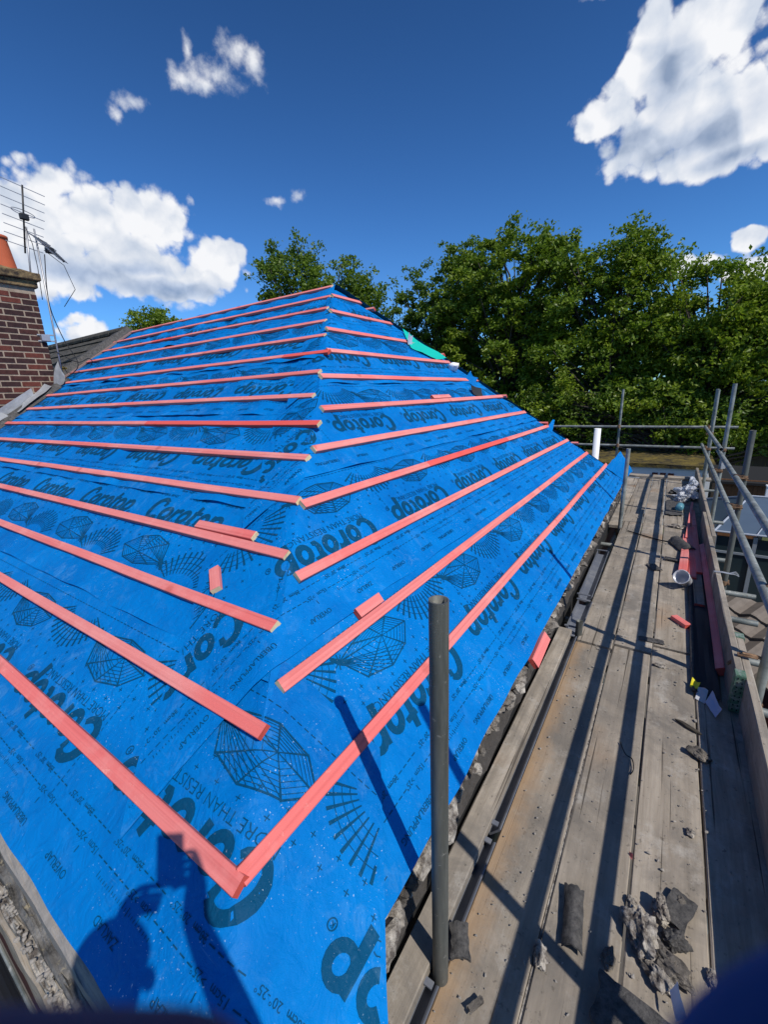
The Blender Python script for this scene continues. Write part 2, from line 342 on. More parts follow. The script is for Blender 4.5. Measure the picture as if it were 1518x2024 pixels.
M_lead = mat('lead_sheet', (.33, .34, .36), .55, lambda g, b: (g.l(g.mix(g.noise(g.coord(rand=False), 12, 6, .7), (.22, .23, .24), (.50, .51, .53)), b.inputs['Base Color']), g.bump(b, g.noise(g.coord(rand=False), 14, 5), .5, .02)), metallic=.3)
M_alu = mat('aluminium', (.42, .42, .43), .45, metallic=.6)
M_black = mat('black_plastic', (.012, .012, .013), .45)
M_cable = mat('black_cable', (.012, .012, .013), .6)
M_render = mat('white_render', (.62, .63, .62), .9, lambda g, b: g.l(g.mix(g.noise(g.coord(rand=False), 1.5, 6, .7), (.66, .67, .66), (.82, .83, .82)), b.inputs['Base Color']))
M_redbrick = mat('red_vent', (.12, .03, .022), .9)
M_fence = mat('dark_fence_wood', (.045, .038, .03), .9, lambda g, b: g.l(g.mix(g.noise(g.coord((9, 9, .8)), 2, 6, .7), (.03, .026, .02), (.095, .08, .06)), b.inputs['Base Color']))
M_orange = mat('orange_brown_wood', (.22, .10, .035), .8, lambda g, b: g.l(g.mix(g.noise(g.coord((8, 8, .7)), 2, 6, .7), (.12, .05, .02), (.26, .12, .045)), b.inputs['Base Color']))
M_consroof = mat('bluish_polycarbonate', (.14, .19, .26), .35, lambda g, b: g.l(g.mix(g.noise(g.coord(rand=False), 1.4, 4), (.055, .080, .115), (.10, .14, .19)), b.inputs['Base Color']))
M_glass = mat('dark_window_glass', (.02, .035, .04), .12)
M_grass = mat('grass_ground', (.05, .075, .02), .95, lambda g, b: (g.l(g.mix(g.noise(g.coord(rand=False), .6, 8, .7), (.030, .048, .014), (.10, .11, .04)), b.inputs['Base Color']), g.bump(b, g.noise(g.coord(rand=False), 6, 6), .8, .05)))
def leaf(lo, hi, hi2):
    def f(g, b):
        c = g.coord(rand=False)
        a = g.mix(g.mr(g.noise(c, .7, 4, .6), .35, .65), lo, hi); a = g.mix(g.mr(g.noise(c, 5, 3), .45, .7), a, hi2)
        g.l(a, b.inputs['Base Color'])
        b.inputs['Transmission Weight'].default_value = 0
        tr = g.n('ShaderNodeBsdfTranslucent'); g.l(g.mix(.5, a, (.12, .22, .01)), tr.inputs[0])
        mx = g.n('ShaderNodeMixShader'); mx.inputs[0].default_value = .45
        out = g.t.nodes['Material Output']; g.l(b.outputs[0], mx.inputs[1]); g.l(tr.outputs[0], mx.inputs[2]); g.l(mx.outputs[0], out.inputs[0])
    return f
M_leaf = [mat('leaf_mid', (.05, .1, .02), .45, leaf((.105, .170, .014), (.170, .260, .020), (.230, .330, .034)), spec=.4),
          mat('leaf_bright', (.07, .12, .02), .45, leaf((.155, .220, .014), (.230, .310, .020), (.290, .375, .036)), spec=.4),
          mat('leaf_dark', (.03, .06, .02), .45, leaf((.072, .135, .016), (.122, .205, .024), (.180, .265, .038)), spec=.4)]
M_bark = mat('bark', (.05, .04, .03), .95, lambda g, b: (g.l(g.mix(g.noise(g.coord((3, 3, .6), rand=False), 4, 6), (.025, .02, .016), (.085, .07, .055)), b.inputs['Base Color']), g.bump(b, g.noise(g.coord((3, 3, .6), rand=False), 8, 6), .7, .03)))
M_glove = mat('navy_fabric', (.012, .045, .17), .9, lambda g, b: g.bump(b, g.noise(g.coord(rand=False), 260, 3), .3, .001))
M_cuff = mat('dark_purple_fabric', (.075, .050, .095), .95)
M_skin = mat('skin', (.42, .22, .15), .55, spec=.3)
M_hair = mat('dark_hair', (.02, .014, .01), .6)
M_trouser = mat('dark_trousers', (.02, .022, .03), .9)
M_boot = mat('boot_leather', (.05, .035, .022), .7)
M_clear = mat('clear_plastic', (.80, .82, .86), .3); M_clear.node_tree.nodes['Principled BSDF'].inputs['Transmission Weight'].default_value = .45
M_film = mat('cloudy_polythene', (.72, .74, .78), .3); M_film.node_tree.nodes['Principled BSDF'].inputs['Transmission Weight'].default_value = .45
M_aqua = mat('aqua_plastic', (.16, .42, .52), .25); M_aqua.node_tree.nodes['Principled BSDF'].inputs['Transmission Weight'].default_value = .4
M_yellow = mat('yellow_paper', (.75, .66, .02), .6)
M_paper = mat('pale_blue_paper', (.36, .42, .56), .7)
M_whitepaper = mat('white_paper', (.82, .80, .82), .6)
M_pinkpaper = mat('pink_print', (.55, .22, .36), .6)
M_damp = mat('black_dpc', (.012, .014, .022), .6)
M_grit = mat('grit', (.3, .27, .24), .95, lambda g, b: g.l(g.mix(g.noise(g.coord(rand=False), 30, 4), (.08, .075, .07), (.46, .42, .37)), b.inputs['Base Color']))

# ------------------------------------------------------------------ roof geometry
U = 1.15
aF, aR = radians(33.16442), radians(43.42513)
gF, gR = .268295 * U, .277188 * U
upF, nF = V((0, cos(aF), sin(aF))), V((0, -sin(aF), cos(aF)))
upR, nR = V((-cos(aR), 0, sin(aR))), V((sin(aR), 0, cos(aR)))
OF, OR = V((0, .357485 * U, -U)), V((-.667823 * U, 0, -U))
DM = -.024                                        # the membrane lies this far below the batten tops
def PF(s, v, h=0): return OF + V((s, 0, 0)) + upF * v + nF * (DM + h)
def PR(s, v, h=0): return OR + V((0, s, 0)) + upR * v + nR * (DM + h)
def hipX(v):                                      # near hip on the front plane, x as a function of slope distance
    p = PF(0, v); q = OR + nR * DM                # (p + x ex - q).nR = 0
    return -((p - q).dot(nR)) / nR.x
def hipY(v):
    p = PR(0, v); q = OF + nF * DM
    return -((p - q).dot(nF)) / nF.y
H0, H1 = PF(hipX(0), 0), PF(hipX(3), 3)
hE = (H1 - H0).normalized()
wR = hE.cross(nR); wR = wR if wR.y > 0 else -wR   # in the hip end, away from the hip
wF = hE.cross(nF); wF = wF if wF.x < 0 else -wF
def fold(s, v, h=0):                              # hip-end sheet that runs on over the hip on to the front slope
    P = PR(s, v); d = P - H0; a = d.dot(hE); b = d.dot(wR)
    if b >= 0:
        k = min(1, b / .05); n = nR if k >= 1 else (nR * (.5 + .5 * k) + nF * (.5 - .5 * k)).normalized()
        return P + n * h
    k = min(1, -b / .05); n = (nF * (.5 + .5 * k) + nR * (.5 - .5 * k)).normalized()
    return H0 + hE * a + wF * (-b) + n * (h + .009 * k)
def foldF(s, v, h=0):                             # front sheet carried on round the near hip on to the hip end
    P = PF(s, v); d = P - H0; a = d.dot(hE); b = d.dot(wF)
    if b >= 0:
        k = min(1, b / .05); n = nF if k >= 1 else (nF * (.5 + .5 * k) + nR * (.5 - .5 * k)).normalized()
        return P + n * h
    k = min(1, -b / .05); n = (nR * (.5 + .5 * k) + nF * (.5 - .5 * k)).normalized()
    return H0 + hE * a + wR * (-b) + n * (h + .015 * k)
def fhipY(v):                                     # far hip
    z = PR(0, v).z / U; x = PR(0, v).x / U
    return (6.434 + 1.38 * (x + .674)) * U - .02
VF0, VF1 = -.318, 4.40
VR0, VR1 = -.372, 3.42
XL = lambda v: -7.32 if v < 2.9 else -7.86

def Hw(s, v, seed, amp):
    p = V((s, v, seed))
    sag = -.0045 * (.5 - .5 * cos(2 * pi * s / .42)) * (.6 + .4 * noise.noise(V((s, v * .5, seed))))
    return sag * amp + (.0058 * noise.noise(p * 3.1) + .0022 * noise.noise(p * 7.0 + V((5, 1, 2))) + .0009 * noise.noise(p * 15)) * amp + .003 * amp
# --- printed pattern, drawn as polygons in strip space (s along the roll, t across it)
_fc = {}
def font_polys(txt, size, shear=0.0, off=0.0):
    k = (txt, size, shear, off)
    if k in _fc: return _fc[k]
    cu_ = bpy.data.curves.new('t', 'FONT'); cu_.body = txt; cu_.size = size; cu_.shear = shear; cu_.offset = off; cu_.resolution_u = 2
    o = bpy.data.objects.new('t', cu_); col.objects.link(o)
    dg = bpy.context.evaluated_depsgraph_get(); me = o.evaluated_get(dg).to_mesh()
    r = ([(v.co.x, v.co.y) for v in me.vertices], [tuple(p.vertices) for p in me.polygons])
    o.evaluated_get(dg).to_mesh_clear(); bpy.data.objects.remove(o); bpy.data.curves.remove(cu_)
    _fc[k] = r; return r
def stroke(pts, w, step=.022, closed=False):
    """thick polyline -> (verts, quads); w is one width or one per point"""
    P = [V((p[0], p[1])) for p in pts]; W = list(w) if isinstance(w, (list, tuple)) else [w] * len(P)
    if closed: P.append(P[0]); W.append(W[0])
    Q = []; QW = []
    for i in range(len(P) - 1):
        n = max(1, int((P[i + 1] - P[i]).length / step))
        for k in range(n): Q.append(P[i].lerp(P[i + 1], k / n)); QW.append(W[i] + (W[i + 1] - W[i]) * k / n)
    Q.append(P[-1]); QW.append(W[-1]); vs = []; fs = []
    L_ = len(Q)
    for i, q in enumerate(Q):
        if closed: d = Q[(i + 1) % (L_ - 1)] - Q[(i - 1) % (L_ - 1)]
        else: d = Q[min(i + 1, L_ - 1)] - Q[max(i - 1, 0)]
        if d.length < 1e-9: d = V((1, 0))
        d.normalize(); nn = V((-d.y, d.x)) * QW[i] / 2
        vs += [tuple(q + nn), tuple(q - nn)]
        if i: fs.append((2 * i - 2, 2 * i - 1, 2 * i + 1, 2 * i))
    return vs, fs
def arc(cx_, cy_, rx, ry, a0, a1, n=14): return [(cx_ + rx * cos(radians(a0 + (a1 - a0) * i / n)), cy_ + ry * sin(radians(a0 + (a1 - a0) * i / n))) for i in range(n + 1)]
def logo():
    """the brush lettering of the membrane maker, x-height 1"""
    out = []; x = 0; st = .012
    def put(pts, w, x0, closed=False): out.append(stroke([(px + x0 + .22 * py, py) for px, py in pts], [q * 1.16 if q > .1 else q for q in (w if isinstance(w, list) else [w] * len(pts))], .12, closed))
    put(arc(.62, .72, .62, .78, 48, 318, 20), [.30, .26] + [.30] * 5 + [.36] * 6 + [.30] * 4 + [.24] * 3 + [.18], 0); put([(1.03, 1.30), (1.0, .98)], [.26, .20], 0)
    def o_(x0, w=.98): put(arc(w / 2, .5, w / 2 - .12, .42, 90, 450, 20)[:-1], .28, x0, True)
    o_(1.30); 
    put([(.16, 1.0), (.16, .02)], [.30, .26], 2.42); put([(.16, .55), (.30, .82), (.52, .94), (.74, .84)], [.16, .22, .28, .32], 2.42)
    o_(3.24)
    put([(.30, 1.45), (.26, .9), (.26, .35), (.38, .12), (.62, .10)], [.26, .30, .30, .28, .18], 4.32); put([(0, .93), (.74, .97)], [.24, .2], 4.32)
    o_(5.12)
    put([(.16, 1.0), (.16, -.62)], [.28, .34], 6.28); put(arc(.56, .5, .40, .42, 180, -170, 18), .27, 6.28)
    put(arc(7.62, -.02, .14, .15, 0, 340, 14), .035, 0, True); put([(7.57, -.09), (7.57, .06), (7.66, .04), (7.58, 0), (7.67, -.09)], .03, 0)
    return out
LOGO = logo(); LOGO_W = 7.42
def web(sd_):
    """faceted dome of net lines with a small spider on its corner; unit width 1, height ~.4"""
    r = random.Random(sd_); out = []
    ring = [(-.50, .10), (-.34, -.17), (-.02, -.24), (.30, -.18), (.5, .0), (.30, .17), (0, .20), (-.28, .16)]
    c = (.10, .04)
    for i, p in enumerate(ring): out.append(stroke([c, p], [.006, .016], .08))
    for k in range(1, 8):
        f_ = (k / 7.0) ** .8
        out.append(stroke([(c[0] + (p[0] - c[0]) * f_, c[1] + (p[1] - c[1]) * f_ * (1 - .05 * (i % 2))) for i, p in enumerate(ring)], .005 if k < 7 else .014, .08, True))
    for k in range(9):
        q = k / 8.0; out.append(stroke([(-.50, .10), (-.34 + .64 * q, -.17 - .06 * sin(q * pi))], .006, .1))
    out.append(stroke([(-.56, .17), (-.50, .10), (-.47, .05)], [.03, .055, .02], .03))
    for a in (-50, -15, 25, 60, 110, 150): out.append(stroke([(-.5, .1), (-.5 + .07 * cos(radians(a + 90)), .1 + .07 * sin(radians(a + 90)))], .01, .05))
    return out
def fan(sd_):
    out = []
    for k in range(15):
        a = radians(160 - 140 * k / 14); c0 = (.30 * cos(a), -.26 + .16 * sin(a)); c1 = (.56 * cos(a), -.26 + .48 * sin(a))
        out.append(stroke([c0, c1], [.010, .026], .08))
    for f_ in (.36, .43, .50): out.append(stroke([(f_ * cos(radians(160 - 140 * k / 14)), -.26 + (.16 + (f_ - .3) * 1.2) * sin(radians(160 - 140 * k / 14))) for k in range(15)], .005, .08))
    return out
WEBS = [web(1), web(2)]; FANS = fan(1)
PER = .905
def strip_print(s0, s1, length_dir, phase, phase_web, width, flip):
    """list of (verts, faces) in strip space between s0 and s1; flip = the roll lies the other way up"""
    items = []
    def put(polys, sx, ty, sc, rot180):
        vs, fs = polys
        k = -sc if rot180 else sc
        items.append(([(sx + x * k, ty + y * k) for x, y in vs], fs))
    T = (lambda t: .9 - t) if flip else (lambda t: t)
    rot = not flip
    n0 = int((s0 - phase) / PER) - 2; n1 = int((s1 - phase) / PER) + 3
    xh = .080
    for n in range(n0, n1):
        a = phase + n * PER
        sc = .69 / LOGO_W
        for pl in LOGO: put(pl, a if rot else a - .69, T(.335) + (xh * .55 if rot else -xh * .55), sc, rot)
        tp = font_polys('MORE THAN RESISTANCE!', .050, 0, -.0006)
        put(tp, (a - .02) if rot else (a - .67), T(.392) + (.036 if rot else 0), 1.0, rot)
        b = phase_web + n * PER
        for pl in WEBS[n % 2]: put(pl, b, T(.585), .44, not rot)
        for pl in FANS: put(pl, b + PER / 2 - .01, T(.60), .42, rot)
        words = ['OVERLAP', 'ZAKLAD', 'ÜBERLAPPUNG']
        for j in range(3):
            q = a + j * PER / 3; put(font_polys(words[(j + n) % 3], .030), q, T(.075), 1, rot)
            put(font_polys('15cm  >25°', .026), q + .05, T(.150) + (.009 if rot else -.009), 1, rot)
            put(font_polys('20cm  20°-25°', .026), q - .07, T(.200) + (.009 if rot else -.009), 1, rot)
            put(stroke([(q - .03, T(.112)), (q - .031, T(.13))], .003), 0, 0, 1, False)
        for j in range(24): put(stroke([(a + j * .012 - .5, T(.116)), (a + j * .012 - .5, T(.124 if j % 6 else .131))], .0022), 0, 0, 1, False)
        for j in range(9):
            for i, tt in enumerate((.455, .505)):
                q = a + j * PER / 9 + i * .04
                put(stroke([(q - .009, T(tt)), (q + .009, T(tt))], .0026), 0, 0, 1, False); put(stroke([(q, T(tt) - .009), (q, T(tt) + .009)], .0026), 0, 0, 1, False)
        for tt, ww in ((.150, .0032), (.200, .0032), (.715, .003)):
            for j in range(30):
                q = a + j * PER / 30
                jm = (j % 10)
                if tt == .150 and jm in (0, 1, 8, 9): continue
                if tt == .200 and jm in (2, 3, 4, 5): continue
                put(stroke([(q, T(tt)), (q + .019, T(tt))], ww), 0, 0, 1, False)
    for n in range(int(s0 / .6) - 1, int(s1 / .6) + 2):       # joint marks across the roll
        for j in range(26):
            t_ = .16 + j * .021; put(stroke([(n * 1.81 + .2, t_), (n * 1.81 + .2, t_ + .012)], .0028), 0, 0, 1, False)
    return items
def sheet(name, mp, vb, vt, smin, smax, seed, amp, printed, label, group, lift=.004, ds=.03, edge_amp=.016, mats=None, vext=None):
    mb = MB(); nv = max(6, int((vt - vb) / .024)); smid = lambda v: (smin(v) + smax(v)) / 2
    L_ = max(smax(vb) - smin(vb), smax(vt) - smin(vt)); ns = max(8, int(L_ / ds))
    def hh(s, v):
        t = v - vb
        h = Hw(s, v, seed, amp)
        k = max(0, 1 - t / .16); h += lift * min(1, k * 3)
        if t < .10: h += edge_amp * max(0, noise.noise(V((s * 2.1, seed, 3)))) * (1 - max(t, 0) / .10) ** 2
        kt = max(0, 1 - (vt - v) / .1); h -= .003 * kt
        return h
    def vj(s, v):                                  # ragged lower edge
        return v + (.012 * noise.noise(V((s * 3, seed, 8)))) * max(0, 1 - (v - vb) / .06) - (vext(s) * max(0, 1 - (v - vb) / .12) if vext else 0)
    vs = []
    for i in range(nv + 1):
        v = vb + (vt - vb) * i / nv; a, b = smin(v), smax(v)
        for j in range(ns + 1):
            s = a + (b - a) * j / ns; vs.append(mp(s, vj(s, v), hh(s, v)))
    fs = [(i * (ns + 1) + j, i * (ns + 1) + j + 1, (i + 1) * (ns + 1) + j + 1, (i + 1) * (ns + 1) + j) for i in range(nv) for j in range(ns)]
    mb.add(vs, fs, 0); n0 = len(mb.f)
    for pv, pf in printed:
        ps = [p[0] for p in pv]; pt = [p[1] + vb for p in pv]
        keep = []
        for f_ in pf:
            ok = True
            for i in f_:
                if not (vb + .012 < pt[i] < vt and smin(pt[i]) + .012 < ps[i] < smax(pt[i]) - .012): ok = False; break
            if ok: keep.append(f_)
        if not keep: continue
        used = sorted({i for f_ in keep for i in f_}); mpx = {i: k for k, i in enumerate(used)}
        mb.add([mp(ps[i], pt[i], hh(ps[i], pt[i]) + .0022) for i in used], [tuple(mpx[i] for i in f_) for f_ in keep], 1)
    o = mb.build(name, mats or [M_blue, M_print], loc=mp(smid(vb), vb, 0), smooth=True)
    for i in range(n0, len(mb.f)): o.data.polygons[i].use_smooth = False
    return tag(o, label, 'roofing membrane', group)

FB = [VF0, .444, 1.150, 1.966, 2.70, 3.43]
FT = ['lowest blue membrane strip along the front eave, printed with the largest upside down lettering', 'second blue membrane strip up the front slope, its lettering upright',
      'third blue membrane strip up the front slope, above the upright lettering', 'fourth blue membrane strip up the front slope, its lower edge lifted in waves',
      'fifth blue membrane strip up the front slope, second below the ridge', 'topmost blue membrane strip of the front slope, along the ridge']
FP = [-.707, -1.91, -1.968, -2.319, -2.75, -3.05]; FW = [-.93, -2.30, -1.75, -2.1, -2.5, -2.9]
for i, vb in enumerate(FB):
    vt = FB[i + 1] + .09 if i < 5 else VF1
    pr = strip_print(-7.9, 1.0 if i == 0 else .2, 1, FP[i], FW[i], vt - vb, i == 1)
    sheet('roofing_membrane', foldF if i == 0 else PF, vb, vt, lambda v: XL(v), (lambda v: hipX(v) + .50 + .03 * noise.noise(V((v * 4, 2, 1)))) if i == 0 else (lambda v: hipX(v) - .004), 10 + i, 1.1 + .5 * i, pr, FT[i], 'blue membrane strips on the front slope', edge_amp=.012 + .005 * i, vext=(lambda s: .13 * max(0, min(1, (s + .62) / .35))) if i == 0 else None)
RB = [VR0, .383, 1.108, 1.85, 2.58]
RT = ['lowest blue membrane strip of the hip end, beside the scaffold', 'second blue membrane strip up the hip end, folded over the near hip', 'third blue membrane strip up the hip end, net pattern showing under its lower edge',
      'fourth blue membrane strip up the hip end, second below the peak', 'small topmost blue membrane strip at the peak of the hip end']
RP = [2.56, 1.80, 2.84, 3.3, 3.6]; RW_ = [2.20, 2.54, 2.9, 3.2, 3.5]
for i, vb in enumerate(RB):
    vt = RB[i + 1] + .09 if i < 4 else VR1
    pr = strip_print(-.6, 8.5, 1, RP[i], RW_[i], vt - vb, False)
    fl = (lambda v, i=i, vb=vb: hipY(v) - ((.01) if i == 0 else ((0, .66, .46, .34, .2)[i] + .08 * noise.noise(V((v * 3, i, 1))) - .25 * max(0, .2 - (v - vb)))))
    if i == 4: fl = lambda v: hipY(v) - .10
    sheet('roofing_membrane', fold, vb, vt, fl, lambda v: fhipY(v), 20 + i, 1.1 + .4 * i, pr, RT[i], 'blue membrane strips on the hip end', lift=.005, edge_amp=.010 + .006 * i)
# back slope sheet, seen only along the far hip and the ridge
PEAK = PF(hipX(VF1), VF1, .01)
mb = MB(); rid0 = PF(-7.86, VF1, .012); rid1 = PF(hipX(VF1) + .02, VF1, .012)
corner = PR(fhipY(VR0), VR0, .01)
vs = []
nx, ny = 60, 20
for j in range(ny + 1):
    for i in range(nx + 1):
        a = rid0.lerp(rid1, i / nx); b = V((-7.86, corner.y, corner.z)).lerp(corner, i / nx); p = a.lerp(b, j / ny)
        p.z += .012 * noise.noise(p * 2.2) - .008; vs.append(p)
mb.add(vs, [(j * (nx + 1) + i, (j + 1) * (nx + 1) + i, (j + 1) * (nx + 1) + i + 1, j * (nx + 1) + i + 1) for j in range(ny) for i in range(nx)])
tag(mb.build('roofing_membrane', [M_blue], loc=rid1, smooth=True), 'blue membrane of the far slope, just showing behind ridge and far hip', 'roofing membrane')
# loose scraps: teal patch, dark curled flap, lifted corner, small curl
def scrap(name, pts, material, label, cat, lift, seed, nrm=None, crumple=.012, n=14):
    """a loose piece of sheet given by four corners (bilinear) with its far edge lifted"""
    a, b, c, d = [V(p) for p in pts]; nn = nrm or (b - a).cross(d - a).normalized(); mb = MB(); vs = []
    for j in range(n + 1):
        for i in range(n + 1):
            u, w = i / n, j / n; p = (a.lerp(b, u)).lerp(d.lerp(c, u), w)
            p = p + nn * (lift * w * w * (1 + .4 * sin(u * 5 + seed)) + crumple * (noise.noise(p * 6 + V((seed, 0, 0))) + .45 * abs(noise.noise(p * 22 + V((seed, 3, 0)))))); vs.append(p)
    mb.add(vs, [(j * (n + 1) + i, j * (n + 1) + i + 1, (j + 1) * (n + 1) + i + 1, (j + 1) * (n + 1) + i) for j in range(n) for i in range(n)])
    o = mb.build(name, [material], loc=a, smooth=True); tag(o, label, cat); return o
scrap('teal_membrane_patch', [PR(4.42, 2.44, .015), PR(4.80, 2.27, .015), PR(5.02, 2.27, .03), PR(4.56, 2.74, .03)], M_teal, 'bright teal membrane patch lying at the far hip between the pink battens', 'membrane patch', .02, 3, nR, .01)
scrap('membrane_flap', [PR(4.90, 1.66, .014), PR(5.08, 1.60, .014), PR(5.22, 1.74, .03), PR(4.90, 1.76, .03)], M_blackm, 'curled black underside of a membrane flap near the far hip', 'membrane flap', .02, 1, nR, .01)
scrap('membrane_flap', [PR(5.06, 1.92, .01), PR(5.16, 1.80, .01), PR(5.24, 1.86, .05), PR(5.16, 1.97, .06)], M_blue, 'small blue membrane flap curling up at the far hip, halfway up', 'membrane flap', .04, 2, nR, .02)
scrap('membrane_flap', [PR(6.30, .93, .01), PR(6.36, .84, .01), PR(6.66, .96, .05), PR(6.62, 1.0, .06)], M_blue, 'thin blue membrane tongue sticking out at the far hip above the third batten', 'membrane flap', .03, 5, nR, .015)
ccn = PR(fhipY(VR0), VR0, 0)
scrap('membrane_flap', [PR(7.20, -.02, .01), PR(7.46, -.34, .01), ccn + V((.10, .12, .06)), PR(7.55, -.08, .03) + V((.10, .10, .20))], M_blue, 'blue membrane corner lifted like a sail at the far eave corner', 'membrane flap', .05, 4, V((-.2, -.6, .75)).normalized(), .03)

# ------------------------------------------------------------------ battens
BW, BT = .047, .024
def batten(name, p0, p1, up, nrm, label, cat, group, e0, e1, seed, seg=24, bw=BW, bt=BT, red=None):
    """sawn lath from p0 to p1; top face centre line through the points. e0,e1: 0 pink end, 1 pale end"""
    p0, p1 = V(p0), V(p1); L_ = (p1 - p0).length; x = (p1 - p0).normalized(); z = (nrm - x * nrm.dot(x)).normalized(); y = z.cross(x)
    seg = max(2, min(seg, int(L_ / .25))); r = random.Random(seed); mb = MB(); vs = []; c = .0022
    prof = [(-bw / 2 + c, 0), (bw / 2 - c, 0), (bw / 2, -c), (bw / 2, -bt), (-bw / 2, -bt), (-bw / 2, -c)]
    k0, k1 = r.uniform(-.004, .004), r.uniform(-.004, .004)
    for i in range(seg + 1):
        t = i / seg; wy = .006 * noise.noise(V((t * L_ * .7, seed * 1.3, 0))) * min(1, L_); wz = .0035 * noise.noise(V((t * L_ * .9, seed * 1.7, 5))) * min(1, L_)
        for j, (py, pz) in enumerate(prof):
            dx = 0
            if i == 0: dx = r.uniform(0, .004) + k0 * py / bw
            if i == seg: dx = -r.uniform(0, .004) + k1 * py / bw
            vs.append((t * L_ + dx, py + wy, pz + wz))
    n = len(prof); fs = [(i * n + k, (i + 1) * n + k, (i + 1) * n + (k + 1) % n, i * n + (k + 1) % n) for i in range(seg) for k in range(n)]; mi = [3 if red and red[0] <= (i + .5) / seg <= red[1] else 0 for i in range(seg) for k in range(n)]
    fs += [tuple(range(n)), tuple(range(seg * n, seg * n + n))[::-1]]; mi += [1 if e0 == 1 else 2, 1 if e1 == 1 else 2]
    mb.add(vs, fs, mi)
    M = Matrix(((x.x, y.x, z.x, p0.x), (x.y, y.y, z.y, p0.y), (x.z, y.z, z.z, p0.z), (0, 0, 0, 1)))
    o = mb.build(name, [M_batten, M_endgrain, M_endred, M_battenred], M=M)
    return tag(o, label, cat, group)
ORD = ['lowest', 'second', 'third', 'fourth', 'fifth', 'sixth', 'seventh', 'eighth', 'ninth', 'tenth', 'eleventh', 'twelfth', 'thirteenth', 'fourteenth', 'topmost']
HXF = [-.667, -.817, -.998, -1.156, -1.297, -1.439, -1.552, -1.784, -1.923, -2.025, -2.244, -2.42, -2.577, -2.719, -2.882]
LXF = [-7.4, -7.4, -7.4, -7.4, -7.4, -7.38, -7.32, -7.30, -7.30, -7.28, -7.70, -7.74, -7.72, -7.86, -7.80]
extraF = {0: ', meeting the hip end lath at the near corner', 4: ', almost touching its neighbour across the hip', 9: ', mitred to its neighbour at the hip'}
for k in range(15):
    v = k * gF; h = -DM + .003
    batten('roof_batten', PF(LXF[k], v, h), PF(HXF[k] * U + (.012 if k == 0 else 0), v, h), upF, nF,
           (ORD[k] + ' pink batten' + (' up' if 0 < k < 14 else '') + ' across the front slope' + extraF.get(k, (', along the ridge' if k == 14 else ', counted from the front eave'))), 'roof batten', 'pink battens on the front slope', 0, 2 if k in (0, 1, 9) else 1, k, red={6: (.62, 1), 9: (.92, 1), 12: (.3, .42)}.get(k))
YN = [.369, .697, .995, 1.253, 1.566, 1.870, 2.109, 2.430, 2.671, 2.971, 3.251]
YF = [6.441, 6.095, 5.820, 5.598, 5.268, 5.013, 4.737, 4.436, 4.161, 3.918, 3.681]
for k in range(11):
    v = k * gR; h = -DM + .003
    batten('roof_batten', PR(YN[k] * U, v, h), PR(YF[k] * U, v, h), upR, nR,
           (ORD[k] if k < 10 else 'topmost') + ' pink batten' + (' up' if 0 < k < 10 else '') + ' across the hip end' + (', beside the scaffold' if k == 0 else ', at the peak' if k == 10 else ', counted from the scaffold side'), 'roof batten', 'pink battens on the hip end', 2 if k in (0, 7) else 1, 0, 40 + k, red={3: (.28, .62), 7: (0, .04)}.get(k))
# tips of the far slope's battens showing past the far hip
pos = ['nearest the peak', 'beside the teal patch', 'above the black flap', 'halfway down', 'nearest the scaffold end']
for i, v in enumerate((3.08, 2.36, 1.60, 1.02, .55)):
    p = PR(fhipY(v), v, .032) + V((.05, .04, 0))
    batten('roof_batten', p + V((-4.2, 0, 0)), p, V((0, -1, .65)), V((0, .56, .83)), 'pink batten tip sticking out behind the far hip, ' + pos[i], 'roof batten', 'batten tips behind the far hip', 0, 0, 70 + i)
# loose offcuts on the roof
hb = -DM + .006
batten('batten_offcut', PF(-2.04, .978, hb + .004), PF(-1.585, .980, hb + .004), upF, nF, 'short pink offcut lying against the fourth batten on the front slope', 'offcut', 'pink offcuts on the roof', 1, 1, 81)
batten('batten_offcut', PF(-1.665, .765, hb + .01), PF(-1.555, .672, hb + .01), upF, nF, 'stubby pink offcut standing above the third batten on the front slope', 'offcut', 'pink offcuts on the roof', 1, 1, 82)
batten('batten_offcut', PR(1.285, gR + .047, hb), PR(1.465, gR + .047, hb), upR, nR, 'short pink offcut resting against the second batten of the hip end', 'offcut', 'pink offcuts on the roof', 2, 0, 83)
batten('batten_offcut', PR(3.80, 5 * gR + .05, hb), PR(4.20, 5 * gR + .05, hb), upR, nR, 'pink offcut lying on the sixth batten of the hip end', 'offcut', 'pink offcuts on the roof', 0, 0, 84)
batten('batten_offcut', (-.470, 2.12, -1.452), (-.472, 2.40, -1.425), V((0, 0, 1)), V((.8, 0, .6)), 'red offcut wedged at the eave edge beside the wall rubble', 'offcut', None, 0, 0, 85, bw=.06, bt=.03)
scrap('mortar_scrap', [PR(4.42, 2.50, .01), PR(4.50, 2.48, .01), PR(4.52, 2.56, .07), PR(4.43, 2.58, .08)], M_paper, 'small white scrap of paper by the teal patch', 'scrap', .03, 8, nR, .02, 5)
for i, (q, nm) in enumerate(((PR(4.97, 2.12, .045), 'white rag tip at the far hip below the teal patch'),)):
    mb = MB(); rock(mb, q, (.07, .05, .05), 5 + i, 2, .6); tag(mb.build('rag', [M_whitepaper], loc=q, smooth=True), nm, 'rag')

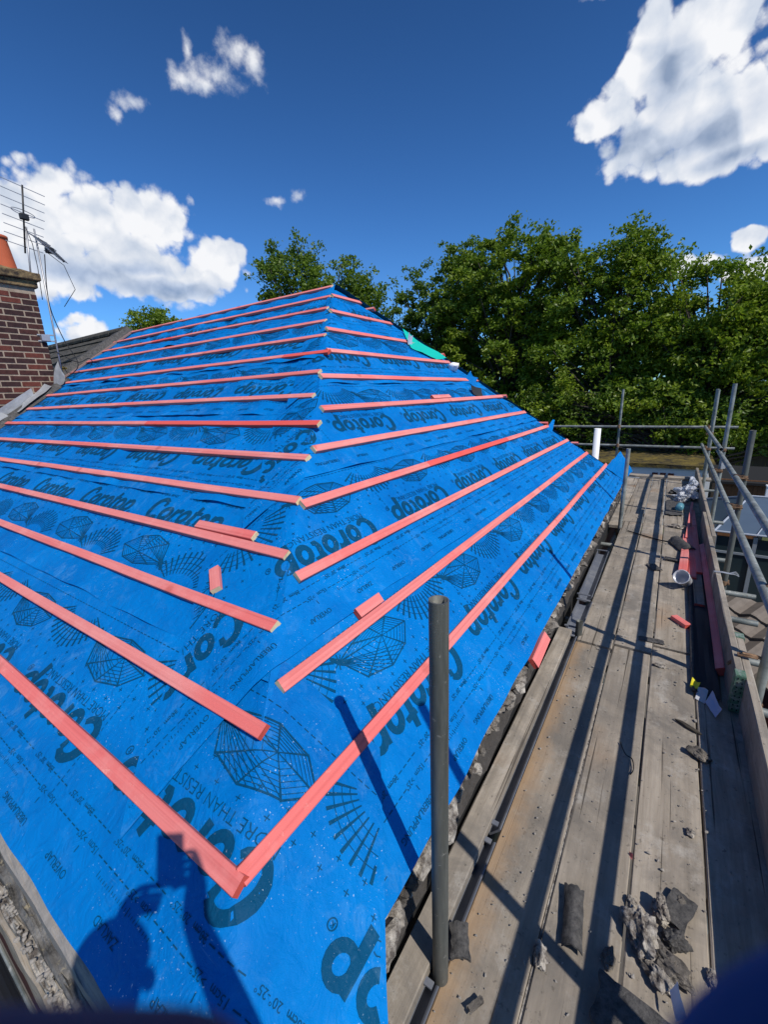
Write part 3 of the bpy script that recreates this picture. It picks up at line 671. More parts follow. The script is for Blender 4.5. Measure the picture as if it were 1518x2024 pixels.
# ------------------------------------------------------------------ house under the roof, wall heads, gutters
GZ = -5.4
house = empty('house', (-4, 4.2, GZ), 'brick house being reroofed, under blue membrane and pink battens', 'house')
XE = -.50; YB = 8.2; YFE = .16
mb = MB(); mb.box(((-8 + XE - .075) / 2, (YFE + YB) / 2 + .02, (GZ - 1.70) / 2), (8 + XE - .075, YB - YFE - .1, -1.70 - GZ))
mb.build('wall', [M_brick[1]], house)
mb = MB()                                        # solid carcass of rafters just below the membrane
def low(p, n_): return p - n_ * .035
a_, b_ = low(PF(-7.9, VF0 + .03), nF), low(PF(hipX(VF0) - .03, VF0 + .03), nF)
pk = PF(hipX(VF1) - .02, VF1) - V((0, 0, .06)); c_ = V((-7.9, pk.y, pk.z))
d_ = low(PR(fhipY(VR0) - .05, VR0 + .03), nR); e_2 = V((-7.9, d_.y, d_.z))
b2 = low(PR(hipY(VR0) + .05, VR0 + .03), nR); bb = V((min(b_.x, b2.x), max(b_.y, a_.y), min(b_.z, b2.z)))
pts = [a_, V((b2.x - .0, a_.y, a_.z - .02)), d_, e_2, c_, pk]
mb.add(pts, [(0, 1, 5, 4), (1, 2, 5), (2, 3, 4, 5), (0, 4, 3), (0, 3, 2, 1)]); mb.build('rafters', [M_fence], house)
# right wall head with rubble
mb = MB(); nY = 150; vs = []; nx = 6
for j in range(nY + 1):
    y = .2 + 8.0 * j / nY
    for i in range(nx + 1):
        x = -.72 + .190 * i / nx; vs.append((x + .012 * noise.noise(V((x * 9, y * 9, 2))), y, -1.595 + .035 * fbm(V((x * 12, y * 9, 4)), 4) - (.07 if i == nx else 0)))
mb.add(vs, [(j * (nx + 1) + i, j * (nx + 1) + i + 1, (j + 1) * (nx + 1) + i + 1, (j + 1) * (nx + 1) + i) for j in range(nY) for i in range(nx)])
M_darkmortar = mat('dark_mortar', (.06, .055, .05), .95, lambda g, b: (g.l(g.mix(g.noise(g.coord(rand=False), 30, 6, .7), (.025, .023, .021), (.11, .10, .09)), b.inputs['Base Color']), g.bump(b, g.noise(g.coord(rand=False), 60, 6, .7), .8, .01)), spec=.1)  # darker mortar, so the rubble lumps stand out
mb.build('wall_head', [M_darkmortar], house, smooth=False)
mb = MB(); mb.box((-.556, 4.2, -1.80), (.022, 8.0, .28)); mb.build('gap_shade_strip', [M_dark], house)  # black strip standing in for the shaded gap between rubble and plank
# loose rubble
mb = MB(); r = random.Random(5)
for i in range(330):
    y = r.uniform(.35, 7.9); s = r.choice((.014, .02, .028, .036, .046)) * r.uniform(.8, 1.25)
    rock(mb, (r.uniform(-.60, -.528), y, -1.575 + s * .55 + r.uniform(0, .045)), (s * r.uniform(.7, 1.1), s * r.uniform(.8, 1.5), s * r.uniform(.6, .95)), i, 2, .55, r.choice((0, 0, 1)), RZ(r.uniform(0, 3)))
tag(mb.build('mortar_rubble', [M_mortar, M_mortarlt], loc=(-.55, 4, -1.6)), 'broken mortar rubble along the wall head beside the membrane edge', 'rubble', kind='stuff')
for i, (y, s, nm) in enumerate(((.63, .075, 'largest smooth grey mortar lump on the wall head beside the foreground pole'), (.50, .07, 'cracked grey mortar lump below the foreground pole'), (.95, .06, 'pale mortar lump on the wall head just beyond the foreground pole'), (1.1, .065, 'dark mortar lump second beyond the foreground pole'))):
    mb = MB(); rock(mb, (-.535, y, -1.52), (s * .75, s * 1.15, s * .72), 60 + i, 3, .5)
    tag(mb.build('mortar_lump', [M_mortarlt if i != 1 else M_mortar], loc=(-.535, y, -1.56)), nm, 'mortar lump')
# gutters (dark grey plastic, box section), lying along the eave
def gutter(y0, y1, label, tilt=0.0, xo=0.0, z=-1.725):
    t = empty('gutter', (-.46 + xo, (y0 + y1) / 2, z - .06), label, 'gutter', 'grey plastic gutter lengths')
    prof = [(-.502, 0), (-.497, 0), (-.494, -.046), (-.440, -.052), (-.402, -.006), (-.396, -.002), (-.391, -.002), (-.396, -.014), (-.436, -.060), (-.498, -.054)]
    mb = MB(); vs = []; n = len(prof)
    for y in (y0, y1):
        for px, pz in prof: vs.append((px + xo + tilt * (y - y0), y, z + pz))
    mb.add(vs, [(k, (k + 1) % n, n + (k + 1) % n, n + k) for k in range(n)] + [tuple(range(n)), tuple(range(n, 2 * n))[::-1]])
    mb.build('trough', [M_upvc], t)
    for y in (y0 + .012, y1 - .012):
        mb = MB(); mb.box((-.46 + xo + tilt * (y - y0), y, z + .003), (.106, .02, .006)); mb.build('lip', [M_upvc], t)
gutter(.05, .772, 'nearest grey plastic gutter length, ending at the foot of the foreground pole', 0, 0, -1.738)
gutter(.845, 1.28, 'grey plastic gutter length just beyond the foreground pole', 0, 0, -1.738)
gutter(1.34, 3.02, 'grey plastic gutter length under the far half of the narrow plank', 0, 0, -1.738)
gutter(3.10, 3.62, 'short open grey plastic gutter length beside the tube stub', 0, .015)
gutter(3.70, 4.95, 'open grey plastic gutter length beyond the short one', -.01, .0)

# ------------------------------------------------------------------ front eave wall head, lower left
cop = empty('front_wall_head', (-3.5, .1, -1.5), 'weathered stone and mortar wall head along the front eave', 'wall head')
def ribbon(y0, y1, z0, z1, material, name, seed, amp, skirt=.08):
    mb = MB(); nx, ny = 190, 8; vs = []
    for i in range(nx + 1):
        x = -7.3 + 6.75 * i / nx
        for j in range(ny + 1):
            t = j / ny; ed = (.008 * noise.noise(V((x * 6, seed, 1))) if 0 < j else 0)
            vs.append((x, y0 + (y1 - y0) * t + ed, z0 + (z1 - z0) * t + amp * fbm(V((x * 14, t * 3, seed)), 4)))
        vs.append((x, y1 + ed, z1 - skirt))
    n = ny + 2
    mb.add(vs, [(i * n + j, i * n + j + 1, (i + 1) * n + j + 1, (i + 1) * n + j) for i in range(nx) for j in range(n - 1)])
    mb.build(name, [material], cop)
EZ = PF(0, VF0).z
ribbon(.175, .139, EZ - .012, EZ - .035, M_stonelt, 'tile_edge', 3, .006, .07)
ribbon(.155, .114, EZ - .09, EZ - .10, M_stone, 'stone_course', 5, .016, .08)
ribbon(.122, .089, EZ - .125, EZ - .14, M_mortarlt, 'mortar_bed', 7, .02, .06)
ribbon(.104, .078, EZ - .17, EZ - .172, M_board, 'fascia_board', 9, .004, .16)
gt = empty('void_fill_gutter', (-4, .0, EZ - .45), 'added black gutter filling the dark void below the front wall head, lower left', 'gutter')  # black trough added so the void below the eave reads dark
mb = MB(); vs = []; n = 10
for x in (-7.3, -.62):
    for i in range(n + 1):
        a = pi + pi * i / n; vs.append((x, -.01 + .07 * cos(a), EZ - .36 + .06 * sin(a)))
    for i in range(n + 1):
        a = 2 * pi - pi * i / n; vs.append((x, -.01 + .066 * cos(a), EZ - .36 + .056 * sin(a)))
m_ = 2 * n + 2; mb.add(vs, [(i, (i + 1) % m_, m_ + (i + 1) % m_, m_ + i) for i in range(m_)]); mb.build('trough', [M_black], gt)
mb = MB(); mb.tube([(-7.3, .062, EZ - .30), (-.8, .062, EZ - .30)], .005, 8)
tag(mb.build('cable', [M_galv], loc=(-4, .062, EZ - .3)), 'thin pale cable running along below the front wall head', 'cable')
mb = MB(); r = random.Random(8)
for i in range(130):
    s = r.uniform(.003, .009); x = r.uniform(-1.9, -.75); rock(mb, (x, r.uniform(.084, .118), EZ - .118 + s * .4), (s, s, s * .7), 200 + i, 1, .4)
tag(mb.build('mortar_crumbs', [M_grit], loc=(-1.3, .1, EZ - .12)), 'pale mortar crumbs scattered on the front wall head', 'crumbs', kind='stuff')

# ------------------------------------------------------------------ party line, neighbour roof, chimney
nbr = empty('neighbour_house', (-11, 4, GZ), 'neighbouring house half with dark grey interlocking tile roof', 'house')
mb = MB(); mb.box((-10.6, 4.2, (GZ - 1.3) / 2), (5.1, 7.6, -1.3 - GZ)); mb.build('wall', [M_brick[1]], nbr)
mb = MB(); ncour = 15; r = random.Random(3)
for k in range(ncour):
    v0 = VF0 + .02 + k * (VF1 - VF0) / ncour; v1 = v0 + (VF1 - VF0) / ncour + .05
    x0 = -7.93 + .0
    if v0 < 2.75: x0 = -7.40
    x = x0
    while x > -13.2:
        w = .29; g_ = .004; j = r.uniform(-.003, .003)
        a, b = x - w + g_, x
        mb.add([PF(a, v0, .055 + j), PF(b, v0, .055 + j), PF(b, v1, .030 + j), PF(a, v1, .030 + j), PF(a, v0, .032 + j), PF(b, v0, .032 + j), PF(b, v1, .008), PF(a, v1, .008)],
               [(0, 1, 2, 3), (0, 4, 5, 1), (1, 5, 6, 2), (0, 3, 7, 4)])
        x -= w
mb.build('roof', [M_tile], nbr)
mb = MB()
for k in range(14):
    x = -8.05 - k * .36; c = PF(x, VF1 + .0, .03)
    vs = []; n = 9
    for e in (0, .345):
        for i in range(n + 1):
            a = radians(-20 + 220 * i / n); vs.append(c + V((-e, .12 * cos(a), .085 * sin(a) - .01)))
    mb.add(vs, [(i, i + 1, n + 2 + i, n + 1 + i) for i in range(n)] + [tuple(range(n + 1))])
mb.build('ridge_tile', [M_tile], nbr)
mb = MB()                                        # dark raised verge where the two roofs meet
vs = []; seq = 40
for i in range(seq + 1):
    v = 2.72 + (VF1 - 2.72) * i / seq; j = .02 * noise.noise(V((v * 5, 1, 1)))
    for x, h in ((-7.98, .06), (-7.95, .105 + j), (-7.88 + j, .10), (-7.84 + j, .01)): vs.append(PF(x, v, h))
mb.add(vs, [(i * 4 + k, i * 4 + k + 1, i * 4 + 5 + k, i * 4 + 4 + k) for i in range(seq) for k in range(3)])
mb.build('verge', [M_slate], nbr)
mb = MB(); vs = []
for i in range(seq + 1):
    v = VF0 + (2.85 - VF0) * i / seq; j = .03 * noise.noise(V((v * 4, 3, 1)))
    for x, h in ((-7.52, .03), (-7.45 + j, .07), (-7.38 + j, .06), (-7.31 + j, .004)): vs.append(PF(x, v, h))
mb.add(vs, [(i * 4 + k, i * 4 + k + 1, i * 4 + 5 + k, i * 4 + 4 + k) for i in range(seq) for k in range(3)])
mb.build('valley_lining', [M_slate], nbr)
mb = MB(); r = random.Random(4)
for i in range(26):
    v = r.uniform(2.75, 3.15); rock(mb, PF(-7.93 + r.uniform(-.10, .04), v, .09), (.05, .05, .03), i, 2, .5)
tag(mb.build('moss_clump', [M_mossshade], loc=PF(-7.93, 2.9, .08)), 'yellowish moss clump on the tile verge by the chimney foot', 'moss')
batten('counter_batten', PF(-7.74, 2.95, .030), PF(-7.74, 4.36, .030), V((1, 0, 0)), nF, 'greyish pink upright batten along the party line', 'roof batten', None, 0, 0, 91, bw=.06)
M_fadedpink = mat('faded_pink_wood', (.24, .16, .14), .9, lambda g, b: g.l(g.mix(g.noise(g.coord((1, 20, 20)), 3, 6), (.15, .11, .10), (.32, .20, .175)), b.inputs['Base Color']))
[o.data.materials.__setitem__(0, M_fadedpink) for o in bpy.data.objects if o.get('label', '').startswith('greyish pink')]

chim = empty('chimney', (-7.85, 2.2, -.7), 'dark brick chimney stack with a terracotta pot', 'chimney')
CX, CY0, CY1, CZ0, CZ1 = -7.5, 1.62, 2.70, -.75, 1.62
mb = MB(); mb.box((CX - .36, (CY0 + CY1) / 2, (CZ0 + CZ1) / 2), (.713, CY1 - CY0 - .006, CZ1 - CZ0)); mb.build('mortar_core', [M_mortarjoint], chim)
mb = MB(); r = random.Random(6); rowh = .0765; nrow = int((CZ1 - CZ0) / rowh)
for k in range(nrow):
    z = CZ0 + (k + .5) * rowh
    def face(fixed, a0, a1, along_y):
        p = a0 - (.1125 if k % 2 else 0)
        while p < a1 - .01:
            q0, q1 = max(p, a0), min(p + .209, a1); 
            if q1 - q0 > .03:
                m = r.choices((0, 1, 2), (.42, .40, .18))[0]; d = r.uniform(-.001, .0025)
                if along_y: mb.box((fixed - .03 + d, (q0 + q1) / 2, z + r.uniform(-.001, .001)), (.06, q1 - q0, .059), None, m)
                else: mb.box(((q0 + q1) / 2, fixed[0] + fixed[1] * (.03 - d), z), (q1 - q0, .06, .059), None, m)
            p += .226
    face(CX, CY0, CY1 + .001, True); face((CY0, 1), CX - .715, CX - .062, False); face((CY1 + .001, -1), CX - .715, CX - .062, False)
mb.build('brickwork', M_brick, chim, bevel=.002)
mb = MB()
mb.box((CX - .36, (CY0 + CY1) / 2, CZ1 + .045), (.80, CY1 - CY0 + .07, .09)); mb.box((CX - .36, (CY0 + CY1) / 2, CZ1 + .135), (.90, CY1 - CY0 + .15, .09))
mb.build('corbel', [M_cap], chim, bevel=.012)
mb = MB(); vs = []; n = 16
for j in range(n + 1):
    for i in range(n + 1):
        x = CX - .36 + .84 * (i / n - .5); y = (CY0 + CY1) / 2 + (CY1 - CY0 + .08) * (j / n - .5); e = min(i, n - i, j, n - j) / (n / 2)
        vs.append((x, y, CZ1 + .182 + .10 * min(1, e * 1.6) + .02 * fbm(V((x * 7, y * 7, 1)), 4)))
mb.add(vs, [(j * (n + 1) + i, j * (n + 1) + i + 1, (j + 1) * (n + 1) + i + 1, (j + 1) * (n + 1) + i) for j in range(n) for i in range(n)])
mb.build('flaunching', [M_cap], chim, smooth=True)
potc = V((CX - .30, 2.50, CZ1 + .24))
mb = MB(); mb.lathe(potc, [(.165, -.02), (.155, .02), (.115, .34), (.112, .37), (.125, .375), (.128, .41), (.112, .415), (.10, .41), (.10, .0)], 28); mb.build('chimney_pot', [M_terra], chim, smooth=True)
# lead flashings at the chimney foot
def leadpiece(name, pts, label, seed, parent=None, crumple=.03):
    a, b, c, d = [V(p) for p in pts]; mb = MB(); vs = []; n = 10; nn = (b - a).cross(d - a).normalized()
    for j in range(n + 1):
        for i in range(n + 1):
            p = (a.lerp(b, i / n)).lerp(d.lerp(c, i / n), j / n); vs.append(p + nn * crumple * noise.noise(p * 5 + V((seed, 0, 0))))
    mb.add(vs, [(j * (n + 1) + i, j * (n + 1) + i + 1, (j + 1) * (n + 1) + i + 1, (j + 1) * (n + 1) + i) for j in range(n) for i in range(n)])
    o = mb.build(name, [M_lead], parent=parent, loc=None if parent else a, smooth=True)
    if not parent: tag(o, label, 'lead flashing')
    return o
def roofz(y): return PF(0, 0).z + (y - PF(0, 0).y) * tan(aF)
leadpiece('flashing', [(CX + .012, 1.70, roofz(1.70) + .02), (CX + .012, 2.40, roofz(2.40) + .02), (CX + .014, 2.38, roofz(2.38) + .20), (CX + .014, 1.70, roofz(1.70) + .20)], None, 1, chim, .012)
leadpiece('lead_sheet', [PF(-7.46, 2.05, .05), PF(-7.30, 2.05, .05), PF(-7.34, 2.62, .06), PF(-7.50, 2.62, .12)], 'crumpled grey lead sheet bent up beside the chimney foot', 2)
leadpiece('lead_sheet', [PF(-7.44, 2.66, .04), PF(-7.22, 2.72, .05), PF(-7.26, 2.84, .10), PF(-7.40, 2.95, .28)], 'pale lead flap standing up where chimney meets the blue membrane', 4, None, .05)
leadpiece('lead_sheet', [PF(-7.52, 1.35, .06), PF(-7.36, 1.35, .06), PF(-7.38, 1.95, .06), PF(-7.50, 1.95, .12)], 'long grey lead strip along the roof junction below the chimney', 6)

# ------------------------------------------------------------------ aerials
def aerial(name, mast, boom_a, boom_b, el_dir, lens, label, cable_pts, bmat, black_part=None):
    t = empty(name, mast[0], label, 'aerial')
    mb = MB(); mb.tube(mast, .011, 10); mb.build('mast', [M_alu], t, smooth=True)
    mb = MB(); mb.tube([boom_a, boom_b], .011, 8); mb.build('boom', [bmat], t, smooth=True)
    mb = MB(); ed = V(el_dir).normalized(); n = len(lens)
    for i, L_ in enumerate(lens):
        p = V(boom_a).lerp(V(boom_b), (i + .2) / n); mb.tube([p - ed * L_ / 2, p + ed * L_ / 2], .0052, 6)
    mb.build('element', [M_alu], t)
    p = V(boom_a).lerp(V(boom_b), .42); mb = MB(); mb.box(p - V((0, 0, .03)), (.06, .10, .07)); mb.build('dipole_box', [M_black], t, bevel=.008)
    mb = MB(); q = V(boom_a).lerp(V(boom_b), .42); ux = ed; uy = (V(boom_b) - V(boom_a)).normalized()
    mb.tube([q + ux * (.14 * cos(a)) + uy * (.03 * sin(a)) + V((0, 0, .02)) for a in [i * 2 * pi / 20 for i in range(21)]], .005, 6); mb.build('folded_dipole', [M_alu], t)
    mb = MB(); mb.tube(cable_pts, .0045, 6); mb.build('cable', [M_cable], t, smooth=True)
    return t
def dirp(d, x): d = V(d); return d * (x / d.x)
# upper aerial, boom rising towards the left, standing behind the pot
b0 = dirp((-1.347, .502, .5), -7.62); b1 = dirp((-1.311, .476, .345), -7.62)
a1 = aerial('tv_aerial', [dirp((-1.296, .462, .33), -7.62) + V((0, 0, -.28)), dirp((-1.325, .489, .42), -7.62)], b0 + V((.10, 0, .06)), b1 + V((-.10, .0, .10)), (-.15, 1, -.10), [.52, .52, .50, .50, .48, .46, .46, .44], 'large white tv aerial on a mast behind the chimney pot',
       [b0.lerp(b1, .5), b0.lerp(b1, .7) + V((.06, .03, -.05)), b1 + V((.06, .05, -.1)), b1 + V((.03, .03, -.5))], M_black)
m0 = V((-7.44, 2.77, .42)); m1 = dirp((-1.319, .502, .418), -7.50)
a2 = aerial('tv_aerial', [m0, V((-7.45, 2.80, 1.2)), m1], m1 + V((0, .02, -.10)), m1 + V((.06, .26, -.36)), (-.55, .75, -.05), [.34, .40, .30, .28, .27, .26, .26, .25, .25, .24, .24, .23, .22, .22, .20], 'small dark tv aerial on a slim mast strapped to the chimney side',
       [m1 + V((.03, .05, -.25)), m1 + V((.05, .25, -.4)), m1 + V((.05, .33, -.7)), m1 + V((.03, .15, -.95))], M_black)
mb = MB(); mb.box((CX + .03, 2.68, .98), (.06, .10, .08)); mb.tube([(CX, 2.6, 1.02), (CX + .05, 2.78, 1.02)], .01, 6); mb.tube([(CX, 2.6, .94), (CX + .05, 2.78, .94)], .01, 6); mb.build('wall_bracket', [M_alu], a2)
def cable(pts, label, r_=.006):
    P = [V(p) for p in pts]; Q = []
    for i in range(len(P) - 1):
        a, b, c, d = P[max(i - 1, 0)], P[i], P[i + 1], P[min(i + 2, len(P) - 1)]
        for k in range(8):
            t = k / 8; Q.append(.5 * ((2 * b) + (c - a) * t + (2 * a - 5 * b + 4 * c - d) * t * t + (3 * b - a - 3 * c + d) * t ** 3))
    Q.append(P[-1]); mb = MB(); mb.tube(Q, r_, 6); return tag(mb.build('cable', [M_cable], loc=P[-1], smooth=True), label, 'cable')
cable([m1 + V((.02, .05, -.3)), (-7.41, 2.80, 1.45), (-7.38, 2.86, 1.0), (-7.30, 2.95, .62), (-7.42, 2.75, .40), (-7.40, 2.5, .16), (-7.46, 2.1, -.08), (-7.45, 1.85, -.25)], 'black cable trailing down the chimney edge to the roof')
cable([(-7.44, 2.76, .8), (-7.30, 2.95, .66), (-7.33, 3.12, .72), (-7.45, 3.2, .66), (-7.5, 3.05, .52), (-7.35, 2.85, .42), (-7.42, 2.6, .3)], 'loop of black cable on the tiles behind the chimney')

# ------------------------------------------------------------------ scaffold deck
DZ = -1.77
def board(name, x0, x1, y0, y1, z, label, cat='scaffold board', group='scaffold boards of the deck', th=.038, mtl=None, vertical=False, yaw=0, bands=True, seed=0):
    w = x1 - x0; L_ = y1 - y0; r = random.Random(seed); t = empty(name, ((x0 + x1) / 2, (y0 + y1) / 2, z - th), label, cat, group)
    mb = MB(); nseg = max(4, int(L_ / .22)); vs = []; c = .004
    if not vertical: prof = [(-w / 2 + c, 0), (-w / 2 + w * .33, 0), (w / 2 - w * .33, 0), (w / 2 - c, 0), (w / 2, -c), (w / 2, -th), (-w / 2, -th), (-w / 2, -c)]
    else: prof = [(-th / 2, th * 0 - c), (-th / 2 + c, 0), (th / 2 - c, 0), (th / 2, -c), (th / 2, -w), (-th / 2, -w)]
    for i in range(nseg + 1):
        yy = -L_ / 2 + L_ * i / nseg
        for j, (px, pz) in enumerate(prof):
            e = 1 if (j in (0, 3, 4, 7) or vertical) else .3
            vs.append((yy, px + e * .004 * noise.noise(V((yy * 1.6, j * .7, seed))), pz + .003 * noise.noise(V((yy * 1.1, px * 4, seed + .5)))))
    n = len(prof)
    mb.add(vs, [(i * n + k, i * n + (k + 1) % n, (i + 1) * n + (k + 1) % n, (i + 1) * n + k) for i in range(nseg) for k in range(n)] + [tuple(range(n))[::-1], tuple(range(nseg * n, nseg * n + n))])
    xa = V((0, 1, 0)); ya = V((-1, 0, 0))        # local x runs along the board
    Mx = Matrix(((0, -1, 0, (x0 + x1) / 2), (1, 0, 0, (y0 + y1) / 2), (0, 0, 1, z), (0, 0, 0, 1)))
    o = mb.build('plank', [mtl or M_board], M=Mx); o.parent = t; o.matrix_parent_inverse = Matrix.Translation(-V(t.location))
    if yaw: t.rotation_euler = (0, 0, yaw)
    return t
CW = .226; XB = [-.398, -.163, .072, .306]
colnm = ['first column from the gutter', 'second column from the gutter', 'third column from the gutter', 'column along the toe boards']
bays = [(-1.6, 3.02, 'near'), (3.04, 6.40, 'middle'), (6.42, 9.80, 'far')]
sd_ = 0
for c_i, x in enumerate(XB):
    for bi, (y0, y1, nm) in enumerate(bays):
        j = random.Random(sd_ + 9).uniform(-.10, .10) if bi else 0
        yy0, yy1 = y0 + ([-.02, .05, .17, .30][c_i] if bi == 1 else 0) , y1 + ([-.02, .05, .17, .30][c_i] if bi == 0 else 0)
        if bi == 1: yy0 += .004
        board('scaffold_board', x + (.006 if bi == 1 else -.004 * bi), x + CW + (.006 if bi == 1 else -.004 * bi), yy0, yy1, DZ + (.004 if bi == 1 else 0) + .0015 * (c_i % 2), 'grey brown scaffold board, ' + nm + ' bay, ' + colnm[c_i], mtl=M_stain if c_i == 0 and bi == 0 else None, seed=sd_); sd_ += 1
board('scaffold_board', -.640, -.410, 6.15, 9.75, DZ + .002, 'extra scaffold board inside the far bay beyond the eave corner', seed=31)
tb = board('scaffold_board', -.02, .21, 0, 1.75, DZ + .030, 'end board laid crosswise over the far end of the deck', seed=32); tb.rotation_euler = (0, 0, pi / 2); tb.location = (-.13, 9.86, DZ + .014)
board('narrow_plank', -.526, -.434, .20, 3.05, -1.712, 'narrow brown plank lying over the gutter beside the deck', 'plank', None, .042, M_plank, seed=33)
# toe boards, on edge
def band(parent, x0, x1, y, z0, z1, mtl):
    mb = MB(); th = .0035; x0 -= th; x1 += th
    mb.box(((x0 + x1) / 2, y - th / 2 - .0005, (z0 + z1) / 2), (x1 - x0, th, z1 - z0 + .004)); mb.box((x0 + th / 2 - .002, y + .03, (z0 + z1) / 2), (th, .06, z1 - z0)); mb.box((x1 - th / 2 + .002, y + .03, (z0 + z1) / 2), (th, .06, z1 - z0)); mb.box(((x0 + x1) / 2, y + .03, z1 + .003), (x1 - x0, .06, .004))
    o = mb.build('end_band', [mtl], parent)
    for k in range(8):
        for s in (-1, 1):
            mb = MB(); mb.box(((x0 + x1) / 2 + s * .010, y - th - .001, z0 + (z1 - z0) * (k + .5) / 8), (.006, .003, .008)); mb.build('punched_slot', [M_dark], o)
t1 = board('toe_board', .36, .586, 2.68, 6.4, DZ + .236, 'grey toe board on edge with a green steel band on its near end', 'toe board', 'toe boards on edge', .038, None, True, seed=41)
band(t1, .473 - .019, .473 + .019, 2.68, DZ + .012, DZ + .236, M_bandgreen)
t2 = board('toe_board', .40, .626, -1.2, 3.15, DZ + .230, 'nearest toe board on edge, outside the green banded one', 'toe board', 'toe boards on edge', .038, None, True, seed=42)
band(t2, .513 - .019, .513 + .019, 3.15, DZ + .01, DZ + .230, M_bandgreen)
t3 = board('toe_board', .395, .621, 5.35, 9.9, DZ + .240, 'far toe board on edge behind the bundle of red battens', 'toe board', 'toe boards on edge', .036, None, True, seed=43)

# tubes
TR = .02415
def coupler(parent, p, d1, d2, mtl=M_rust):
    p = V(p); mb = MB(); d1 = V(d1).normalized(); d2 = V(d2).normalized(); n = d1.cross(d2).normalized()
    mb.tube([p - d1 * .022, p + d1 * .022], TR + .006, 14); 
    mb.tube([p + n * .05 - d2 * .022, p + n * .05 + d2 * .022], TR + .006, 14)
    s = d2 * (TR + .012); mb.tube([p + s - n * .03, p + s + n * .075], .007, 8); mb.tube([p - s - n * .03 + d1 * .0, p - s + n * .06], .007, 8)
    mb.tube([p + s + n * .052, p + s + n * .072], .012, 6); mb.box(p + n * .025, (.05, .05, .05))
    return mb.build('coupler', [mtl], parent)
def tube(name, p0, p1, label, cat, group=None, mtl=None, couplers=(), r_=TR, hollow=False):
    t = empty(name, p0, label, cat, group); p0, p1 = V(p0), V(p1); d = (p1 - p0).normalized(); mb = MB()
    mb.tube([p0.lerp(p1, i / 6) for i in range(7)], r_, 24, 0, False)
    a = d.orthogonal().normalized(); b = d.cross(a); n = 24
    for q, s in ((p0, -1), (p1, 1)):
        vs = []
        for rr_, dd in ((r_, 0), (r_ - .0045, 0.0), (r_ - .0045, -.12)):
            vs += [q + d * s * dd + (a * cos(2 * pi * k / n) + b * sin(2 * pi * k / n)) * rr_ for k in range(n)]
        mb.add(vs, [(j * n + k, j * n + (k + 1) % n, (j + 1) * n + (k + 1) % n, (j + 1) * n + k) for j in range(2) for k in range(n)] + [tuple(range(2 * n, 3 * n))])
    o = mb.build('pipe', [mtl or M_galv], t, smooth=True)
    for cp in couplers: coupler(t, *cp)
    return t
XR1, ZR1, XR2, ZR2 = .548, -.836, .532, -1.108
YE1 = 10.2; XU = .605
Zv, Yv, Xv = V((0, 0, 1)), V((0, 1, 0)), V((1, 0, 0))
tube('inner_standard', (-.405, .808, -4.9), (-.405, .808, -.462), 'dark weathered scaffold pole standing upright in the foreground by the gutter', 'scaffold pole', None, M_galvdark)
tube('inner_standard', (-.40, 6.08, -4.9), (-.405, 6.08, -.74), 'grey scaffold pole standing by the far eave corner, taller inner one', 'scaffold pole', None, M_galv, [((-.40, 6.08, -1.86), Zv, Xv)])
tube('tube_stub', (-.395, 3.10, -2.4), (-.395, 3.10, -1.655), 'short rusty scaffold tube stub poking up between gutter and deck', 'scaffold tube', None, M_galvdark)
for y, top, lab in ((2.93, .35, 'nearest'), (4.94, -.41, 'second'), (7.0, -.01, 'tall third'), (9.35, -.10, 'farthest')):
    tube('outer_standard', (XU, y, -5.3), (XU + .004, y, top), lab + ' grey upright scaffold pole outside the guard rails', 'scaffold pole', 'outer scaffold uprights', M_galv if y != 4.94 else M_galvdark,
         [((XU, y, ZR1 + .0), Zv, Yv), ((XU, y, ZR2), Zv, Yv), ((XU, y, DZ - .10), Zv, Xv)])
tube('outer_standard', (XU, .82, -5.3), (XU, .82, .4), 'grey upright scaffold pole beside the photographer', 'scaffold pole', 'outer scaffold uprights', M_galv)
tube('guard_rail', (XR1, -1.8, ZR1), (XR1, 6.9, ZR1), 'upper grey guard rail tube along the deck', 'guard rail', None, M_galv)
tube('guard_rail', (XR1 + .0, 6.6, ZR1 + .052), (XR1 + .0, 10.2, ZR1 + .052), 'upper guard rail tube of the far bay, running on to the end rail', 'guard rail', None, M_galv)
tube('guard_rail', (XR2, -1.8, ZR2), (XR2, 10.1, ZR2), 'lower grey guard rail tube along the deck', 'guard rail', None, M_galv)
tube('end_rail', (-3.4, 10.28, -.795), (1.05, 10.28, -.80), 'upper horizontal rail across the far end of the scaffold', 'guard rail', None, M_galv, [((-.905, 10.28, -.797), Xv, Zv), ((.60, 10.28, -.80), Xv, Zv)])
tube('end_rail', (-2.6, 10.28, -1.185), (1.05, 10.28, -1.195), 'lower horizontal rail across the far end of the scaffold', 'guard rail', None, M_galv, [((-.895, 10.28, -1.19), Xv, Zv), ((.60, 10.28, -1.19), Xv, Zv)])
tube('end_standard', (-.90, 10.34, -5.3), (-.905, 10.34, -.04), 'slim upright scaffold pole at the far end, left of the deck', 'scaffold pole', None, M_galv)
tube('end_standard', (.655, 10.34, -5.3), (.655, 10.34, -.10), 'upright scaffold pole at the far end, right of the deck', 'scaffold pole', None, M_galv)
for i, y in enumerate((1.02, 2.0, 2.86, 3.42, 4.05, 4.6, 5.5, 7.1, 9.3)):
    lab = ['nearest', 'second nearest', 'third', 'fourth', 'fifth', 'sixth', 'seventh', 'eighth', 'farthest'][i] + ' transom tube under the deck boards, end poking out past the toe boards'
    tube('transom', (-.56, y, DZ - .068), (.70 + .05 * (i % 3), y + .02, DZ - .070), lab, 'transom tube', 'transom tubes under the deck', M_galv)
tube('ledger', (-.402 - .05, -1.7, DZ - .125), (-.402 - .05, 9.9, DZ - .125), 'ledger tube running below the inner edge of the deck', 'ledger tube', None, M_galv)
